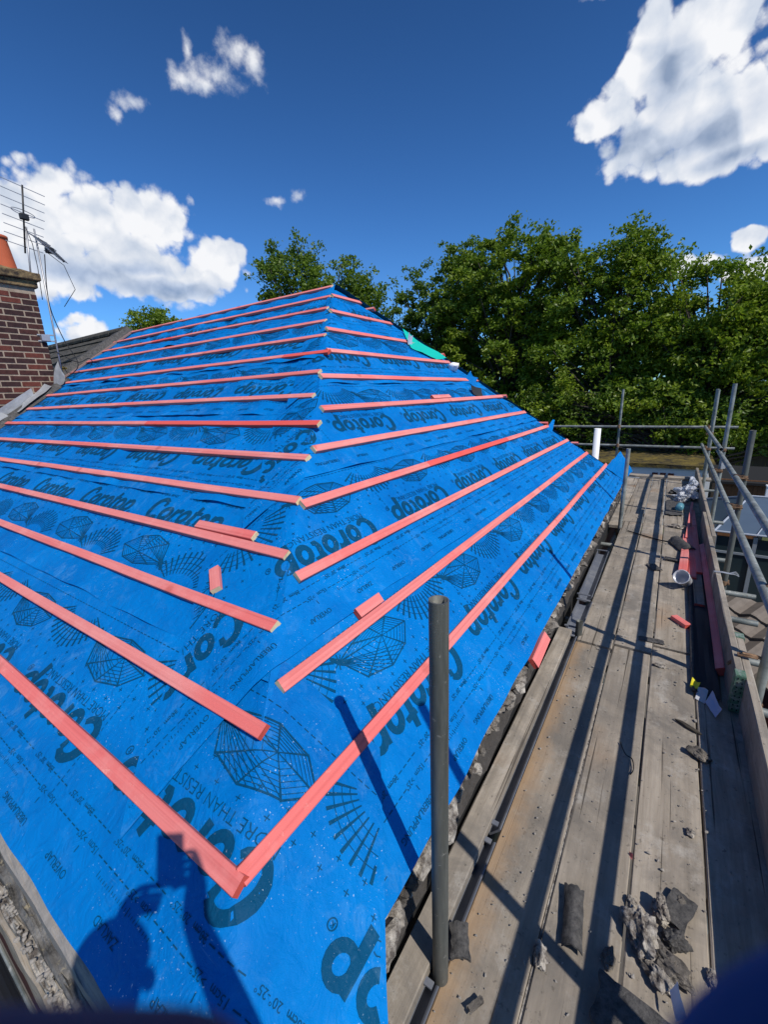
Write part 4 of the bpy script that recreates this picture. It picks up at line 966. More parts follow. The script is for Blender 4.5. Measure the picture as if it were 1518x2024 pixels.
tube('ledger', (XU - .05, -1.7, DZ - .125), (XU - .05, 9.9, DZ - .125), 'ledger tube running below the toe boards', 'ledger tube', None, M_galv)
# clip and tie on the toe boards
mb = MB(); mb.tube([(.44, 2.90, DZ + .17), (.50, 2.90, DZ + .262), (.56, 2.92, DZ + .25), (.60, 2.94, DZ + .23)], .009, 8); mb.box((.52, 2.9, DZ + .25), (.09, .03, .006))
tag(mb.build('toe_board_clip', [M_rust], loc=(.5, 2.9, DZ + .17)), 'rusty curved clip holding the two near toe boards together', 'clip')
mb = MB()
for k in range(3): mb.tube([(.443, 4.25 + .012 * k, DZ + .18), (.445, 4.25 + .012 * k, DZ + .245), (.50, 4.26 + .010 * k, DZ + .245), (.55, 4.27 + .01 * k, DZ + .238), (.59, 4.28 + .02 * sin(k), DZ + .235 + .01 * k), (.615, 4.29 + .02 * k, DZ + .22)], .003, 6)
tag(mb.build('tie_wire', [M_alu], loc=(.5, 4.25, DZ + .2)), 'pale twisted tie round the toe board and the pole', 'tie')
mb = MB(); mb.box((.62, 6.86, -1.02), (.05, .004, .075), RZ(.4)); tag(mb.build('scaffold_tag', [M_lead], loc=(.62, 6.86, -1.06)), 'small grey tag hanging from the upper rail coupler', 'tag')

# ------------------------------------------------------------------ things lying on the deck
r = random.Random(21)
def on(x, y, h=0): return V((x, y, DZ + .006 + h))
def lath(name, p0, p1, label, cat, group, seed, nrm=Zv, bw=.05, bt=.025):
    return batten(name, p0, p1, None, nrm, label, cat, group, 0, 0, seed, bw=bw, bt=bt)
lath('red_batten', on(.428, 3.02, .055), on(.437, 5.6, .055), 'long red batten lying against the toe board, its near end beside the green band', 'batten', 'red battens lying by the toe board', 101, V((-.5, 0, .87)), .05, .05)
lath('red_batten', on(.385, 4.7, .05), on(.395, 7.2, .05), 'second red batten in the bundle by the toe board', 'batten', 'red battens lying by the toe board', 102)
lath('red_batten', on(.33, 4.55, .045), on(.36, 6.3, .05), 'shorter red batten in the bundle by the far toe board', 'batten', 'red battens lying by the toe board', 103, bw=.06)
lath('red_batten', on(.25, 4.62, .06), on(.31, 6.0, .035), 'pink batten lying slantwise across the deck, ahead of the bundle', 'batten', None, 104, V((-.2, 0, 1)), .07, .03)
lath('red_batten', on(.30, 5.8, .05), on(.40, 7.6, .07), 'thin broken pink lath near the plastic bag', 'batten', None, 105, bw=.03, bt=.015)
lath('grey_lath', on(.365, 4.0, .03), on(.372, 5.6, .03), 'short weathered grey board lying beside the long red batten', 'board', None, 106, bw=.07)
bpy.data.objects['grey_lath'].data.materials[0] = M_board
lath('batten_offcut', on(.19, 3.70, .03), on(.285, 3.58, .03), 'small pink offcut lying on the third row of deck boards', 'offcut', 'pink offcuts on the deck', 107, bw=.055, bt=.03)
# black dpc strip with a grey rolled edge
mb = MB(); vs = []; nn_ = 50
for j in range(nn_ + 1):
    y = 2.75 + 3.0 * j / nn_
    for i in range(5): vs.append((.305 + .115 * i / 4 + .004 * noise.noise(V((y * 3, i, 1))), y, DZ + .010 + .010 * noise.noise(V((y * 2.5, i * .8, 3))) + (.012 if i == 0 else 0) + .006))
mb.add(vs, [(j * 5 + i, j * 5 + i + 1, j * 5 + 5 + i + 1, j * 5 + 5 + i) for j in range(nn_) for i in range(4)])
tag(mb.build('damp_course_strip', [M_damp], loc=(.36, 2.75, DZ)), 'long strip of black damp proof course lying by the red batten', 'plastic strip')
mb = MB(); mb.tube([(.302 + .008 * sin(y * 1.7), y, DZ + .022 + .004 * sin(y * 4)) for y in [2.76 + k * .1 for k in range(22)]], .011, 8)
tag(mb.build('edge_strip', [M_slate], loc=(.30, 2.8, DZ)), 'thin grey strip lying along the edge of the black plastic', 'strip')
# clear tub, lying on its side, with printed label
tub = empty('plastic_tub', on(.246, 4.25), 'clear round plastic tub with a white label, tipped over on the deck', 'tub'); ax = V((-.35, -.75, .55)).normalized(); c0 = on(.275, 4.40, .055)
mb = MB(); mb.lathe(c0, [(.0, -.01), (.047, -.01), (.050, .0), (.060, .12), (.066, .122), (.066, .128), (.058, .128), (.048, .004), (.0, .002)], 32, 0, ax); mb.build('pot', [M_clear], tub, smooth=True)
mb = MB(); Mx3 = V((0, 0, 1)).rotation_difference(ax).to_matrix(); vs = []
for i in range(9):
    a = radians(30 + 65 * i / 8)
    for z in (.035, .10): rr_ = .0525 + .0835 * z + .0012; vs.append(c0 + Mx3 @ V((rr_ * cos(a), rr_ * sin(a), z)))
mb.add(vs, [(2 * i, 2 * i + 2, 2 * i + 3, 2 * i + 1) for i in range(8)]); mb.build('paper_label', [M_whitepaper], tub)
# aqua bottle base, plastic bag
bt_ = empty('plastic_bottle', on(.235, 7.2), 'pale aqua plastic bottle lying on the deck, its base to the camera', 'bottle'); mb = MB()
mb.lathe(on(.235, 7.2, .05), [(0, 0), (.035, .0), (.05, .012), (.05, .16), (.02, .22), (.02, .24), (0, .24)], 20, 0, (.1, 1, .05)); mb.build('bottle', [M_aqua], bt_, smooth=True)
mb = MB(); rock(mb, on(.34, 8.15, .10), (.13, .22, .11), 3, 5, .75); rock(mb, on(.41, 8.4, .19), (.07, .12, .09), 9, 5, .8); rock(mb, on(.27, 7.95, .06), (.10, .12, .06), 14, 5, .8)
tag(mb.build('plastic_bag', [M_film], loc=on(.36, 8.15)), 'crumpled translucent plastic bag heaped against the far toe board', 'bag')
# rubble lumps and slates near the camera
def lump(x, y, sz, seed, label, mtl, rough=.55, rot=0, sub=4, h=.5, group=None, cat='mortar lump', name='mortar_lump'):
    mb = MB(); rock(mb, on(x, y, sz[2] * h), sz, seed, sub, rough, 0, RZ(rot)); return tag(mb.build(name, [mtl], loc=on(x, y)), label, cat, group)
lump(.115, 1.25, (.045, .085, .04), 3, 'large crumbly grey mortar lump lying across the third board', M_mortarlt, .6, .25)
lump(.165, 1.36, (.025, .04, .035), 4, 'upright grey mortar lump leaning on the large crumbly one', M_mortarlt, .5, .1)
lump(.185, 1.205, (.055, .03, .03), 5, 'flat layered mortar lump right of the large crumbly one', M_mortar, .6, -.5)
lump(.165, 1.16, (.045, .03, .025), 6, 'pale mortar lump in front of the layered one', M_mortarlt, .5, -.6)
lump(.205, 1.29, (.035, .03, .028), 7, 'small dark rubble lump by the slate scrap', M_slate, .5, .4)
lump(.078, 1.345, (.016, .02, .012), 8, 'pebble of pale mortar beyond the large crumbly lump', M_mortarlt, .5)
lump(-.155, 1.02, (.022, .035, .018), 9, 'lone pale mortar lump sitting on the gap between first and second boards', M_mortarlt, .4, .3)
lump(.305, 2.23, (.05, .035, .022), 12, 'grey mortar lump near the toe board shadow, farther out', M_mortar, .5, -.4)
lump(.26, 2.42, (.065, .012, .012), 13, 'thin dark wood splinter beside the toe board shadow', M_fence, .3, -.5, 2, .5, None, 'splinter', 'wood_splinter')
lump(.26, 1.75, (.014, .02, .010), 15, 'small round stone at the edge of the toe board shadow', M_mortarlt, .4)
lump(.30, 1.25, (.012, .024, .010), 16, 'small pale stone in the toe board shadow', M_mortarlt, .4)
lump(.03, 1.13, (.018, .03, .016), 17, 'small brown mortar chip left of the large lump', M_mortar, .5)
lump(.12, 2.95, (.03, .018, .012), 18, 'flat mortar chip on the third board near the board joint', M_mortarlt, .5)
lump(.215, 6.35, (.10, .04, .025), 19, 'heap of grey mortar bits beyond the curved slate', M_mortarlt, .8, -.3)
lump(.16, 8.5, (.05, .06, .04), 20, 'dark rubble lump on the far boards', M_slate, .6)
def slate(x, y, w, l, rot, seed, label, curve=.0, th=.008, tilt=0, h=.012, mtl=None):
    mb = MB(); n = 12; vs = []
    for s in (1, 0):
        for j in range(n + 1):
            for i in range(n + 1):
                u, v = i / n - .5, j / n - .5; ed = 1 + .12 * noise.noise(V((u * 4, v * 4, seed))) + (.25 * noise.noise(V((seed, v * 3, 1))) if abs(u) > .4 else 0)
                q = RZ(rot) @ V((u * w * ed, v * l * ed, s * th + curve * (.25 - u * u) * 4 + tilt * v)); vs.append(q + on(x, y, h + abs(tilt) * .5))
    m = (n + 1) ** 2; fs = []
    for j in range(n):
        for i in range(n):
            a = j * (n + 1) + i; fs += [(a, a + 1, a + n + 2, a + n + 1), (m + a, m + a + n + 1, m + a + n + 2, m + a + 1)]
    for i in range(n):
        fs += [(i, m + i, m + i + 1, i + 1), (n * (n + 1) + i, n * (n + 1) + i + 1, m + n * (n + 1) + i + 1, m + n * (n + 1) + i), (i * (n + 1), (i + 1) * (n + 1), m + (i + 1) * (n + 1), m + i * (n + 1)), (i * (n + 1) + n, m + i * (n + 1) + n, m + (i + 1) * (n + 1) + n, (i + 1) * (n + 1) + n)]
    mb.add(vs, fs); return tag(mb.build('slate_piece', [mtl or M_slate], loc=on(x, y)), label, 'slate piece')
slate(-.085, 1.18, .062, .19, .14, 3, 'long curved dark slate piece lying on the second board', .020, .007)
slate(.215, 1.40, .075, .125, -.35, 4, 'dark flat slate scrap beside the mortar lumps', 0, .006)
lump(.222, 1.435, (.014, .016, .010), 33, 'pebble lying on the dark slate scrap', M_mortar, .4, 0, 2, 1.6)
slate(.11, .99, .20, .12, -.12, 5, 'wide dark wet slate slab nearest the camera', .006, .012, .02)
slate(.265, 5.55, .16, .40, .35, 6, 'grey curved ridge tile fragment beside the pink battens', .05, .012)
slate(.20, 5.05, .18, .07, -.15, 7, 'thin grey slate strip lying across the boards', 0, .01)
slate(.18, 7.4, .20, .9, .0, 8, 'flat dark felt patch on the far boards', 0, .003)
slate(.06, 3.26, .15, .06, .1, 9, 'dark smear of felt flat on the second column joint', 0, .002, 0, .006)
slate(.02, 4.75, .09, .16, .4, 10, 'dark flat slate flake in the rail shadow', 0, .004)
slate(-.378, .895, .06, .08, .5, 11, 'broken grey tile piece caught behind the foreground pole', .012, .010, .025, .03)
slate(-.285, .80, .016, .05, -.5, 12, 'small grey mortar sliver on the near board beside the pole', 0, .012, 0, .008, M_mortar)
# paper and wrappers
def wrapper(pts, mtl, label, seed, name='wrapper'):
    a, b, c, d = pts; return scrap(name, pts, mtl, label, 'wrapper', .012, seed, Zv, .022, 14)
wrapper([on(.275, 2.79, .008), on(.31, 2.77, .014), on(.325, 2.82, .022), on(.285, 2.85, .026)], M_yellow, 'crumpled bright yellow wrapper on the deck near the green band', 2)
wrapper([on(.30, 2.70, .010), on(.345, 2.68, .008), on(.36, 2.76, .03), on(.315, 2.79, .02)], M_clear, 'clear plastic wrapper between the yellow and the pale blue scraps', 5)
wrapper([on(.345, 2.68, .012), on(.385, 2.56, .01), on(.41, 2.60, .035), on(.375, 2.74, .04)], M_paper, 'pale blue paper scrap by the foot of the toe board', 7)
wrapper([on(.190, 1.13, .020), on(.205, 1.06, .016), on(.225, 1.065, .034), on(.205, 1.14, .045)], M_whitepaper, 'bright white wrapper end by the mortar lumps', 3)
wrapper([on(.185, 1.05, .010), on(.195, .96, .010), on(.235, .955, .03), on(.23, 1.06, .034)], M_pinkpaper, 'pink printed wrapper crumpled below the white one', 9)
wrapper([on(.055, 1.53, .004), on(.068, 1.515, .004), on(.070, 1.525, .006), on(.058, 1.54, .006)], M_batten, 'tiny pink wood chip on the third board', 4, 'wood_chip')
cable([(-.03, 2.12, DZ + .012), (.0, 2.05, DZ + .012), (.03, 2.03, DZ + .014), (.04, 1.97, DZ + .012), (.03, 1.93, DZ + .012)], 'short curl of black wire on the second board', .0025)
cable([(-.3, 5.9, DZ + .02), (.0, 5.7, DZ + .02), (.12, 5.62, DZ + .03), (.22, 5.6, DZ + .02), (.30, 5.75, DZ + .02)], 'thin black strap lying across the boards', .008)
cable([(-.535, 1.10, -1.60), (-.520, 1.05, -1.575), (-.505, .99, -1.60), (-.50, .95, -1.66)], 'black plastic pipe bend poking out by the wall head', .017)
# pale strip that fills one gap, and grit everywhere
mb = MB(); mb.box((-.168, 1.0, DZ - .012), (.006, 3.2, .012)); tag(mb.build('pale_strip', [M_mortarlt], loc=(-.168, 1, DZ - .02)), 'pale strip lying in the gap between first and second boards', 'strip')
mb = MB(); r = random.Random(77)
for i in range(2400):
    y = .35 + 7.5 * r.random() ** 1.9; k = r.random(); x = r.uniform(-.40, .46) if k > .45 else (r.gauss(-.28, .05) if k > .25 else r.gauss(.24, .09))
    if not -.41 < x < .455: continue
    s = (.0009 + .0042 * r.random() ** 6) * (1 + y * .14); rock(mb, (x, y, DZ + .006 + s * .3), (s * r.uniform(.6, 1.6), s * r.uniform(.7, 1.2), s * .55), i, 1, .75, 0, RZ(r.uniform(0, 3)))
tag(mb.build('grit', [M_grit], loc=(0, 2, DZ)), 'fine mortar grit scattered over the deck boards', 'grit', kind='stuff')

# ------------------------------------------------------------------ back garden: white soil pipe, ground, garage, fence, conservatory, tiled roof
t = empty('soil_pipe', (-1.06, 8.33, GZ), 'white plastic soil vent pipe standing behind the far eave corner', 'vent pipe'); mb = MB(); mb.lathe((-1.06, 8.33, 0), [(.055, GZ), (.055, -.68), (.048, -.68), (.048, -1.0)], 24); mb.build('pipe', [M_white], t, smooth=True)
mb = MB(); n = 40; vs = []
for j in range(n + 1):
    for i in range(n + 1):
        x, y = (i / n - .5), (j / n - .5); x = math.copysign(abs(x * 2) ** 3, x) * 900; y = math.copysign(abs(y * 2) ** 3, y) * 900
        vs.append((x, y + 5, GZ + .12 * noise.noise(V((x * .06, y * .06, 0))) - .1))
mb.add(vs, [(j * (n + 1) + i, j * (n + 1) + i + 1, (j + 1) * (n + 1) + i + 1, (j + 1) * (n + 1) + i) for j in range(n) for i in range(n)])
tag(mb.build('ground', [M_grass], loc=(0, 0, 0), smooth=True), kind='structure')
mb = MB(); mb.add([(-9, -6, GZ + .02), (9, -6, GZ + .02), (9, 16, GZ + .02), (-9, 16, GZ + .02)], [(0, 1, 2, 3)])
M_pave = mat('paving', (.10, .09, .08), .95, lambda g, b: g.l(g.mix(g.noise(g.coord(rand=False), 3, 6, .7), (.06, .055, .05), (.16, .145, .125)), b.inputs['Base Color']))
tag(mb.build('paving', [M_pave]), kind='structure')
gar = empty('garage', (-1, 21, GZ), 'low white garage with a mossy flat roof and three dark vents', 'garage')
gx0, gx1, gy0, gy1, gz = -8, 1.45, 19.4, 22.9, -2.92
mb = MB(); mb.box(((gx0 + gx1) / 2, (gy0 + gy1) / 2, (GZ + gz - .12) / 2 - .0), (gx1 - gx0, gy1 - gy0, gz - .12 - GZ)); mb.build('wall', [M_render], gar)
mb = MB(); vs = []; nx, ny = 60, 20
for j in range(ny + 1):
    for i in range(nx + 1):
        x, y = gx0 - .12 + (gx1 - gx0 + .24) * i / nx, gy0 - .12 + (gy1 - gy0 + .24) * j / ny; vs.append((x, y, gz + .03 * fbm(V((x * 2, y * 2, 0)), 4) + .05 * j / ny))
mb.add(vs, [(j * (nx + 1) + i, j * (nx + 1) + i + 1, (j + 1) * (nx + 1) + i + 1, (j + 1) * (nx + 1) + i) for j in range(ny) for i in range(nx)])
mb.box(((gx0 + gx1) / 2, gy0 - .10, gz - .075), (gx1 - gx0 + .24, .03, .12)); mb.build('roof', [M_mossshade], gar)
for k in range(3):
    mb = MB(); mb.box((-.30 + .26 * k, gy0 - .004, -3.33), (.19, .03, .14)); mb.build('vent', [M_redbrick], gar)
fen = empty('fence', (0, 24, GZ), 'dark close boarded timber fence behind the garage under the trees', 'fence'); r = random.Random(2)
mb = MB(); x = -14
while x < 16: mb.box((x, 24 + .02 * (int(x * 10) % 2), (GZ - 2.95) / 2 + r.uniform(-.03, .03)), (.135, .025, -2.95 - GZ)); x += .14
mb.build('paling', [M_fence], fen)
for k, x in enumerate((-12, -8, -4, 0, 4, 8, 12)):
    mb = MB(); mb.box((x, 23.9, (GZ - 2.8) / 2), (.12, .12, -2.8 - GZ)); mb.build('post', [M_fence], fen)
cons = empty('conservatory', (3, 12.5, GZ), 'conservatory with bluish polycarbonate roof and white glazing bars below the scaffold', 'conservatory')
A, B, R1, R2, C_, D_ = V((1.05, 11.2, -3.1)), V((6, 11.2, -3.1)), V((1.75, 12.8, -2.60)), V((6, 12.8, -2.60)), V((1.0, 14.4, -3.1)), V((6, 14.4, -3.1))
mb = MB(); mb.add([A, B, R1, R2, C_, D_], [(0, 1, 3, 2), (0, 2, 4), (2, 3, 5, 4)]); mb.build('roof', [M_consroof], cons)
mb = MB()
for i in range(8): p, q = A.lerp(B, i / 7), R1.lerp(R2, i / 7); mb.tube([p + V((0, 0, .02)), q + V((0, 0, .02))], .012, 6)
for p, q in ((A, R1), (R1, C_), (R1, R2), (A, B), (A, C_)): mb.tube([p + V((0, 0, .015)), q + V((0, 0, .015))], .022, 8)
M_bar = mat('grey_white_bar', (.34, .37, .42), .5); mb.build('glazing_bar', [M_bar], cons)
for k in range(7):
    x = 1.08 + .68 * k
    mb = MB(); mb.box((x + .34, 11.28, -4.1), (.60, .02, 1.8)); mb.build('window', [M_glass], cons)
    mb = MB(); mb.box((x, 11.27, -4.2), (.07, .07, 2.1)); mb.box((x + .34, 11.27, -3.55), (.60, .05, .05)); mb.build('mullion', [mat('grey_frame', (.22, .24, .26), .5) if k == 0 else bpy.data.materials['grey_frame']], cons)
for k in range(5):
    y = 11.3 + .62 * k; mb = MB(); mb.box((1.10, y + .31, -4.1), (.02, .54, 1.8)); mb.build('window', [M_glass], cons)
    mb = MB(); mb.box((1.09, y, -4.2), (.06, .07, 2.1)); mb.build('mullion', [bpy.data.materials['grey_frame']], cons)
sh = empty('shed', (2.0, 16.6, GZ), 'orange brown timber shed beyond the conservatory', 'shed'); mb = MB()
for k in range(13): mb.box((1.40 + k * .10, 16.2, -4.05), (.095, .03, 2.5))
mb.box((2.0, 17, -4.2), (1.2, 1.5, 2.2)); mb.build('wall', [M_orange], sh)
mb = MB(); mb.add([(1.2, 16.0, -2.85), (2.9, 16.0, -2.85), (2.9, 18, -2.65), (1.2, 18, -2.65), (1.2, 16.0, -2.92), (2.9, 16.0, -2.92), (2.9, 18, -2.72), (1.2, 18, -2.72)], [(0, 1, 2, 3), (0, 4, 5, 1), (4, 7, 6, 5), (1, 5, 6, 2), (0, 3, 7, 4)]); mb.build('roof', [M_dark], sh)
t = empty('gate_post', (2.05, 13.2, GZ), 'white timber post standing beyond the guard rail', 'post'); mb = MB(); mb.box((2.12, 13.2, -3.9), (.10, .10, 3.0)); mb.box((2.12, 13.2, -2.39), (.13, .13, .03)); mb.build('post', [M_white], t)
# pantiled lean-to below the scaffold
ext = empty('lean_to', (2.0, 6.6, GZ), 'lean-to roof of brown grey pantiles just below the scaffold rails', 'lean-to'); mb = MB()
o0 = V((.86, 5.85, -3.32)); da = V((.85, -.53, 0)).normalized(); db = V((.5, .8, .3)).normalized(); nn2 = da.cross(db).normalized()
if nn2.z < 0: nn2 = -nn2
nu, nc = 60, 4
for c in range(nc):
    vs = []
    for e in (0, 1):
        for i in range(nu + 1):
            u = -.9 + 3.6 * i / nu; p = o0 + da * u + db * ((c + e * 1.12) * .34) + nn2 * (.034 * sin(u * 2 * pi / .30) + .04 * (1 - e)); vs.append(p)
    vs += [v - nn2 * .03 for v in vs[:nu + 1]]
    mb.add(vs, [(i, i + 1, nu + 2 + i, nu + 1 + i) for i in range(nu)] + [(2 * nu + 2 + i, 2 * nu + 3 + i, i + 1, i) for i in range(nu)])
M_pant = mat('pantile', (.2, .17, .14), .9, lambda g, b: g.l(g.mix(g.noise(g.coord(rand=False), 9, 6, .7), (.10, .085, .07), (.26, .22, .185)), b.inputs['Base Color']), spec=.15)
mb.build('roof', [M_pant], ext, smooth=False)
mb = MB(); mb.box((2.3, 5.9, (GZ - 3.75) / 2), (2.2, 1.2, -3.75 - GZ), RZ(-.55)); mb.build('wall', [M_brick[2]], ext)

# ------------------------------------------------------------------ trees
def tree(x, y, h, crowns, nleaf, lsize, mi, label, seed, base=GZ, stretch=1.0):
    r = random.Random(seed); t = empty('tree', (x, y, base), label, 'tree', 'broadleaved trees beyond the roof')
    cl = []
    for (cx_, cy_, cz_, rx, ry, rz, n) in crowns:
        for k in range(n):
            while True:
                d = V((r.uniform(-1, 1), r.uniform(-1, 1), r.uniform(-1, 1)))
                if .02 < d.length < 1: break
            d = d.normalized() * (d.length ** .45)
            k_ = 1 + .28 * noise.noise(d * 1.9 + V((seed, 0, 0)))
            cl.append(V((cx_ + d.x * rx * k_, cy_ + d.y * ry * k_, cz_ + d.z * rz * k_)))
    mb = MB(); top = max(c.z for c in cl); th = (top - base)
    sp = [V((x + .25 * sin(i * 1.3 + seed), y + .2 * cos(i + seed), base + th * .8 * i / 7)) for i in range(8)]
    mb.tube(sp, [.30 * (1 - i / 9) * th / 13 + .03 for i in range(8)], 10)
    for c in cl[::2]:
        zz = base + (c.z - base) * r.uniform(.45, .75); f_ = min(.999, (zz - base) / (th * .8)); i = int(f_ * 7); s0 = sp[i].lerp(sp[min(i + 1, 7)], f_ * 7 - i)
        m_ = s0.lerp(c, .5) + V((r.uniform(-.3, .3), r.uniform(-.3, .3), r.uniform(0, .5))); mb.tube([s0, m_, c], [.075, .05, .018], 5)
    mb.build('trunk', [M_bark], t, smooth=True)
    vs = []; fs = []; ms = []
    per = max(1, nleaf // len(cl))
    for c in cl:
        rad = r.uniform(.55, 1.0) * stretch; mm = mi[0] if r.random() < .62 else mi[1]
        sub = [V((r.gauss(0, .45), r.gauss(0, .45), r.gauss(0, .30))) * rad for _ in range(7)]
        for k in range(per):
            o = r.choice(sub); p = c + o + V((r.gauss(0, .20), r.gauss(0, .20), r.gauss(0, .13))) * rad
            nrm = (V((r.gauss(0, .75), r.gauss(0, .75), r.uniform(.1, 1.3)))).normalized(); a = nrm.orthogonal().normalized(); a = (Matrix.Rotation(r.uniform(0, 6.28), 3, nrm) @ a); b = nrm.cross(a)
            s = lsize * r.uniform(.6, 1.25); i0 = len(vs)
            vs += [p - a * s * .55, p + b * s * .34 + nrm * s * .10, p + a * s * .6 - nrm * s * .12, p - b * s * .34 + nrm * s * .10]
            fs += [(i0, i0 + 1, i0 + 2), (i0, i0 + 2, i0 + 3)]; ms += [mm, mm]
    mb = MB(); mb.v = [tuple(v) for v in vs]; mb.f = fs; mb.m = ms
    mb.build('crown', M_leaf, t)
    return t
tree(-13.2, 27, 14.5, [(-13.5, 27, 4.4, 2.8, 2.4, 3.7, 62), (-11.8, 26.4, 5.8, 2.0, 1.9, 2.9, 36), (-14.6, 26.5, 1.2, 3.4, 2.4, 4.0, 60), (-17.6, 27, 3.6, .9, .9, 2.0, 10)], 37500, 0.185, (2, 0), 'dark green tree rising behind the far hip, leftmost of the big trees', 1)
tree(-8.2, 26, 14.5, [(-8.4, 26, 5.8, 3.1, 2.4, 2.8, 66), (-6.4, 25.6, 4.6, 2.4, 2, 3.0, 40), (-9.4, 25, 1.2, 3.4, 2.2, 4.2, 72), (-10.6, 25.6, 5.6, 1.6, 1.6, 2.2, 20)], 45000, 0.185, (0, 1), 'tallest broad green tree in the middle, behind the roof slope', 2)
tree(-3.0, 25.2, 12.5, [(-3.8, 25.2, 3.6, 2.6, 2, 3.0, 54), (-1.9, 25, 6.0, .9, .8, 1.0, 10), (-2.4, 25, 3.8, 1.8, 1.5, 2.4, 28), (-4.4, 24.4, -.4, 3.6, 2, 3.0, 66)], 37500, 0.176, (0, 1), 'green tree with a separate top spray, right of the tallest one', 3)
tree(1.0, 24.8, 11, [(-.6, 24.8, 3.3, 1.6, 1.6, 2.1, 36), (1.0, 24.8, 2.9, 2.0, 1.8, 2.0, 44), (2.8, 24.4, 1.6, 1.9, 1.8, 1.8, 36), (2.5, 24.6, 2.9, 1.4, 1.3, 1.3, 22), (1.0, 24, -.9, 3.6, 1.8, 2.2, 60)], 37500, 0.176, (1, 0), 'lower spreading green tree above the scaffold end rails', 4)
tree(5.8, 24.4, 9, [(5.2, 24.4, 1.4, 2.2, 2, 1.7, 36), (7.6, 24, .8, 2.6, 2, 1.9, 38), (6.2, 23.6, -1.2, 3.4, 1.8, 1.7, 42)], 25000, 0.176, (1, 0), 'bright green tree at the right edge above the guard rail', 5)
tree(.2, 23.2, 5, [(-.5, 23.4, -1.4, 2.4, .9, 1.4, 34), (2.6, 23.4, -1.4, 2.2, .9, 1.4, 32), (-3.6, 23.5, -1.3, 2.2, .8, 1.5, 30), (-7, 23.5, -1.3, 2.4, .8, 1.6, 28), (5.6, 23.3, -1.7, 1.8, .8, 1.0, 18)], 22500, 0.158, (2, 0), 'dark low understorey tree hanging over the fence behind the garage', 6)
tree(-16.2, 18.5, 13, [(-17.0, 18, 5.9, 1.7, 1.6, 1.5, 26), (-15.0, 18.2, 5.3, 1.8, 1.5, 1.4, 24), (-18.3, 17.6, 6.9, .7, .7, 1.0, 9), (-13.4, 18.5, 4.8, .8, .8, 1.2, 9), (-16.3, 18, 4.2, 2.2, 1.5, 1.6, 22), (-12.6, 18.6, 4.2, .9, .8, .7, 6)], 18750, 0.150, (2, 0), 'dark leafy tree behind the ridge, left of the roof peak', 7)
tree(-29, 17, 11, [(-29.2, 17, 5.0, 1.7, 1.5, 1.0, 20), (-27.8, 17, 4.6, 1.5, 1.2, .7, 12)], 7500, 0.176, (1, 0), 'small light green treetop above the neighbouring ridge', 8)
mb = MB(); r = random.Random(12)                     # the rest of the wood, one dark mass behind
for k in range(16000):
    x = r.uniform(-22, 16); top = 3.6 + 1.6 * noise.noise(V((x * .3, 1, 1))) - max(0, x + 1) * .32; p = V((x, r.uniform(28.5, 31), r.uniform(-5, top))); nn_ = V((r.gauss(0, .6), r.gauss(-.4, .6), r.uniform(.1, 1))).normalized(); a = nn_.orthogonal().normalized(); b = nn_.cross(a); q = r.uniform(.22, .42)
    mb.add([p - a * q, p + b * q * .6, p + a * q, p - b * q * .6], [(0, 1, 2), (0, 2, 3)], 2)
tag(mb.build('far_wood', M_leaf, loc=(0, 30, -5)), 'dark mass of foliage filling in behind the big trees', 'wood', kind='stuff')

# ------------------------------------------------------------------ the photographer (behind the lens, hands at its edge, shadow on the roof)
ph = empty('person', (.16, -.48, DZ), 'photographer in navy work clothes holding a phone up, fingers blurred at the lens', 'person')
def skinmesh(name, nodes, edges, mats, parent, root=0, sub=2, assign=None):
    me = bpy.data.meshes.new(name); pl = wloc(parent)
    me.from_pydata([tuple(V(p) - pl) for p, _ in nodes], edges, []); o = bpy.data.objects.new(name, me); col.objects.link(o); o.parent = parent
    m = o.modifiers.new('skin', 'SKIN'); m.use_smooth_shade = True; o.modifiers.new('sub', 'SUBSURF').levels = sub; o.modifiers['sub'].render_levels = sub
    if not me.skin_vertices: me.attributes.new('skin', 'FLOAT', 'POINT')
    sl = me.skin_vertices[0].data
    for i, (_, rd) in enumerate(nodes): sl[i].radius = (rd, rd) if not isinstance(rd, tuple) else rd; sl[i].use_root = (i == root)
    for q in mats: me.materials.append(q)
    return o
def C(a, b, c): return cr * a + cu * b + cf * c    # right, up, forward of the lens: where the photographer holds it
nd = []; ed = []
def node(p, rd, par=None):
    nd.append((V(p), rd)); i = len(nd) - 1
    if par is not None: ed.append((par, i))
    return i
def chain(par, lst):
    for p, rd in lst: par = node(p, rd, par)
    return par
pel = node((.20, -.36, -.86), (.15, .11))
che = chain(pel, [((.20, -.36, -.66), (.14, .10)), ((.19, -.34, -.46), (.16, .11))])
upc = chain(che, [((.17, -.315, -.27), (.13, .09))])
nek = chain(upc, [((.155, -.29, -.165), .055)])
hd = chain(nek, [((.138, -.245, -.075), .062), ((.122, -.195, .0), (.078, .088)), ((.120, -.195, .062), (.074, .084)), ((.122, -.20, .105), .045)])
for sgn, hip, kn, an, toe in ((1, (.285, -.30, -.92), (.30, -.25, -1.34), (.30, -.30, -1.67), (.22, -.19, -1.735)), (-1, (.115, -.42, -.92), (.11, -.36, -1.34), (.10, -.41, -1.67), (.02, -.30, -1.735))):
    chain(pel, [(hip, .095), (tuple(V(hip).lerp(V(kn), .5)), .082), (kn, .06), (tuple(V(kn).lerp(V(an), .4)), .058), (an, .043), ((an[0], an[1], -1.725), .042), (toe, .036)])
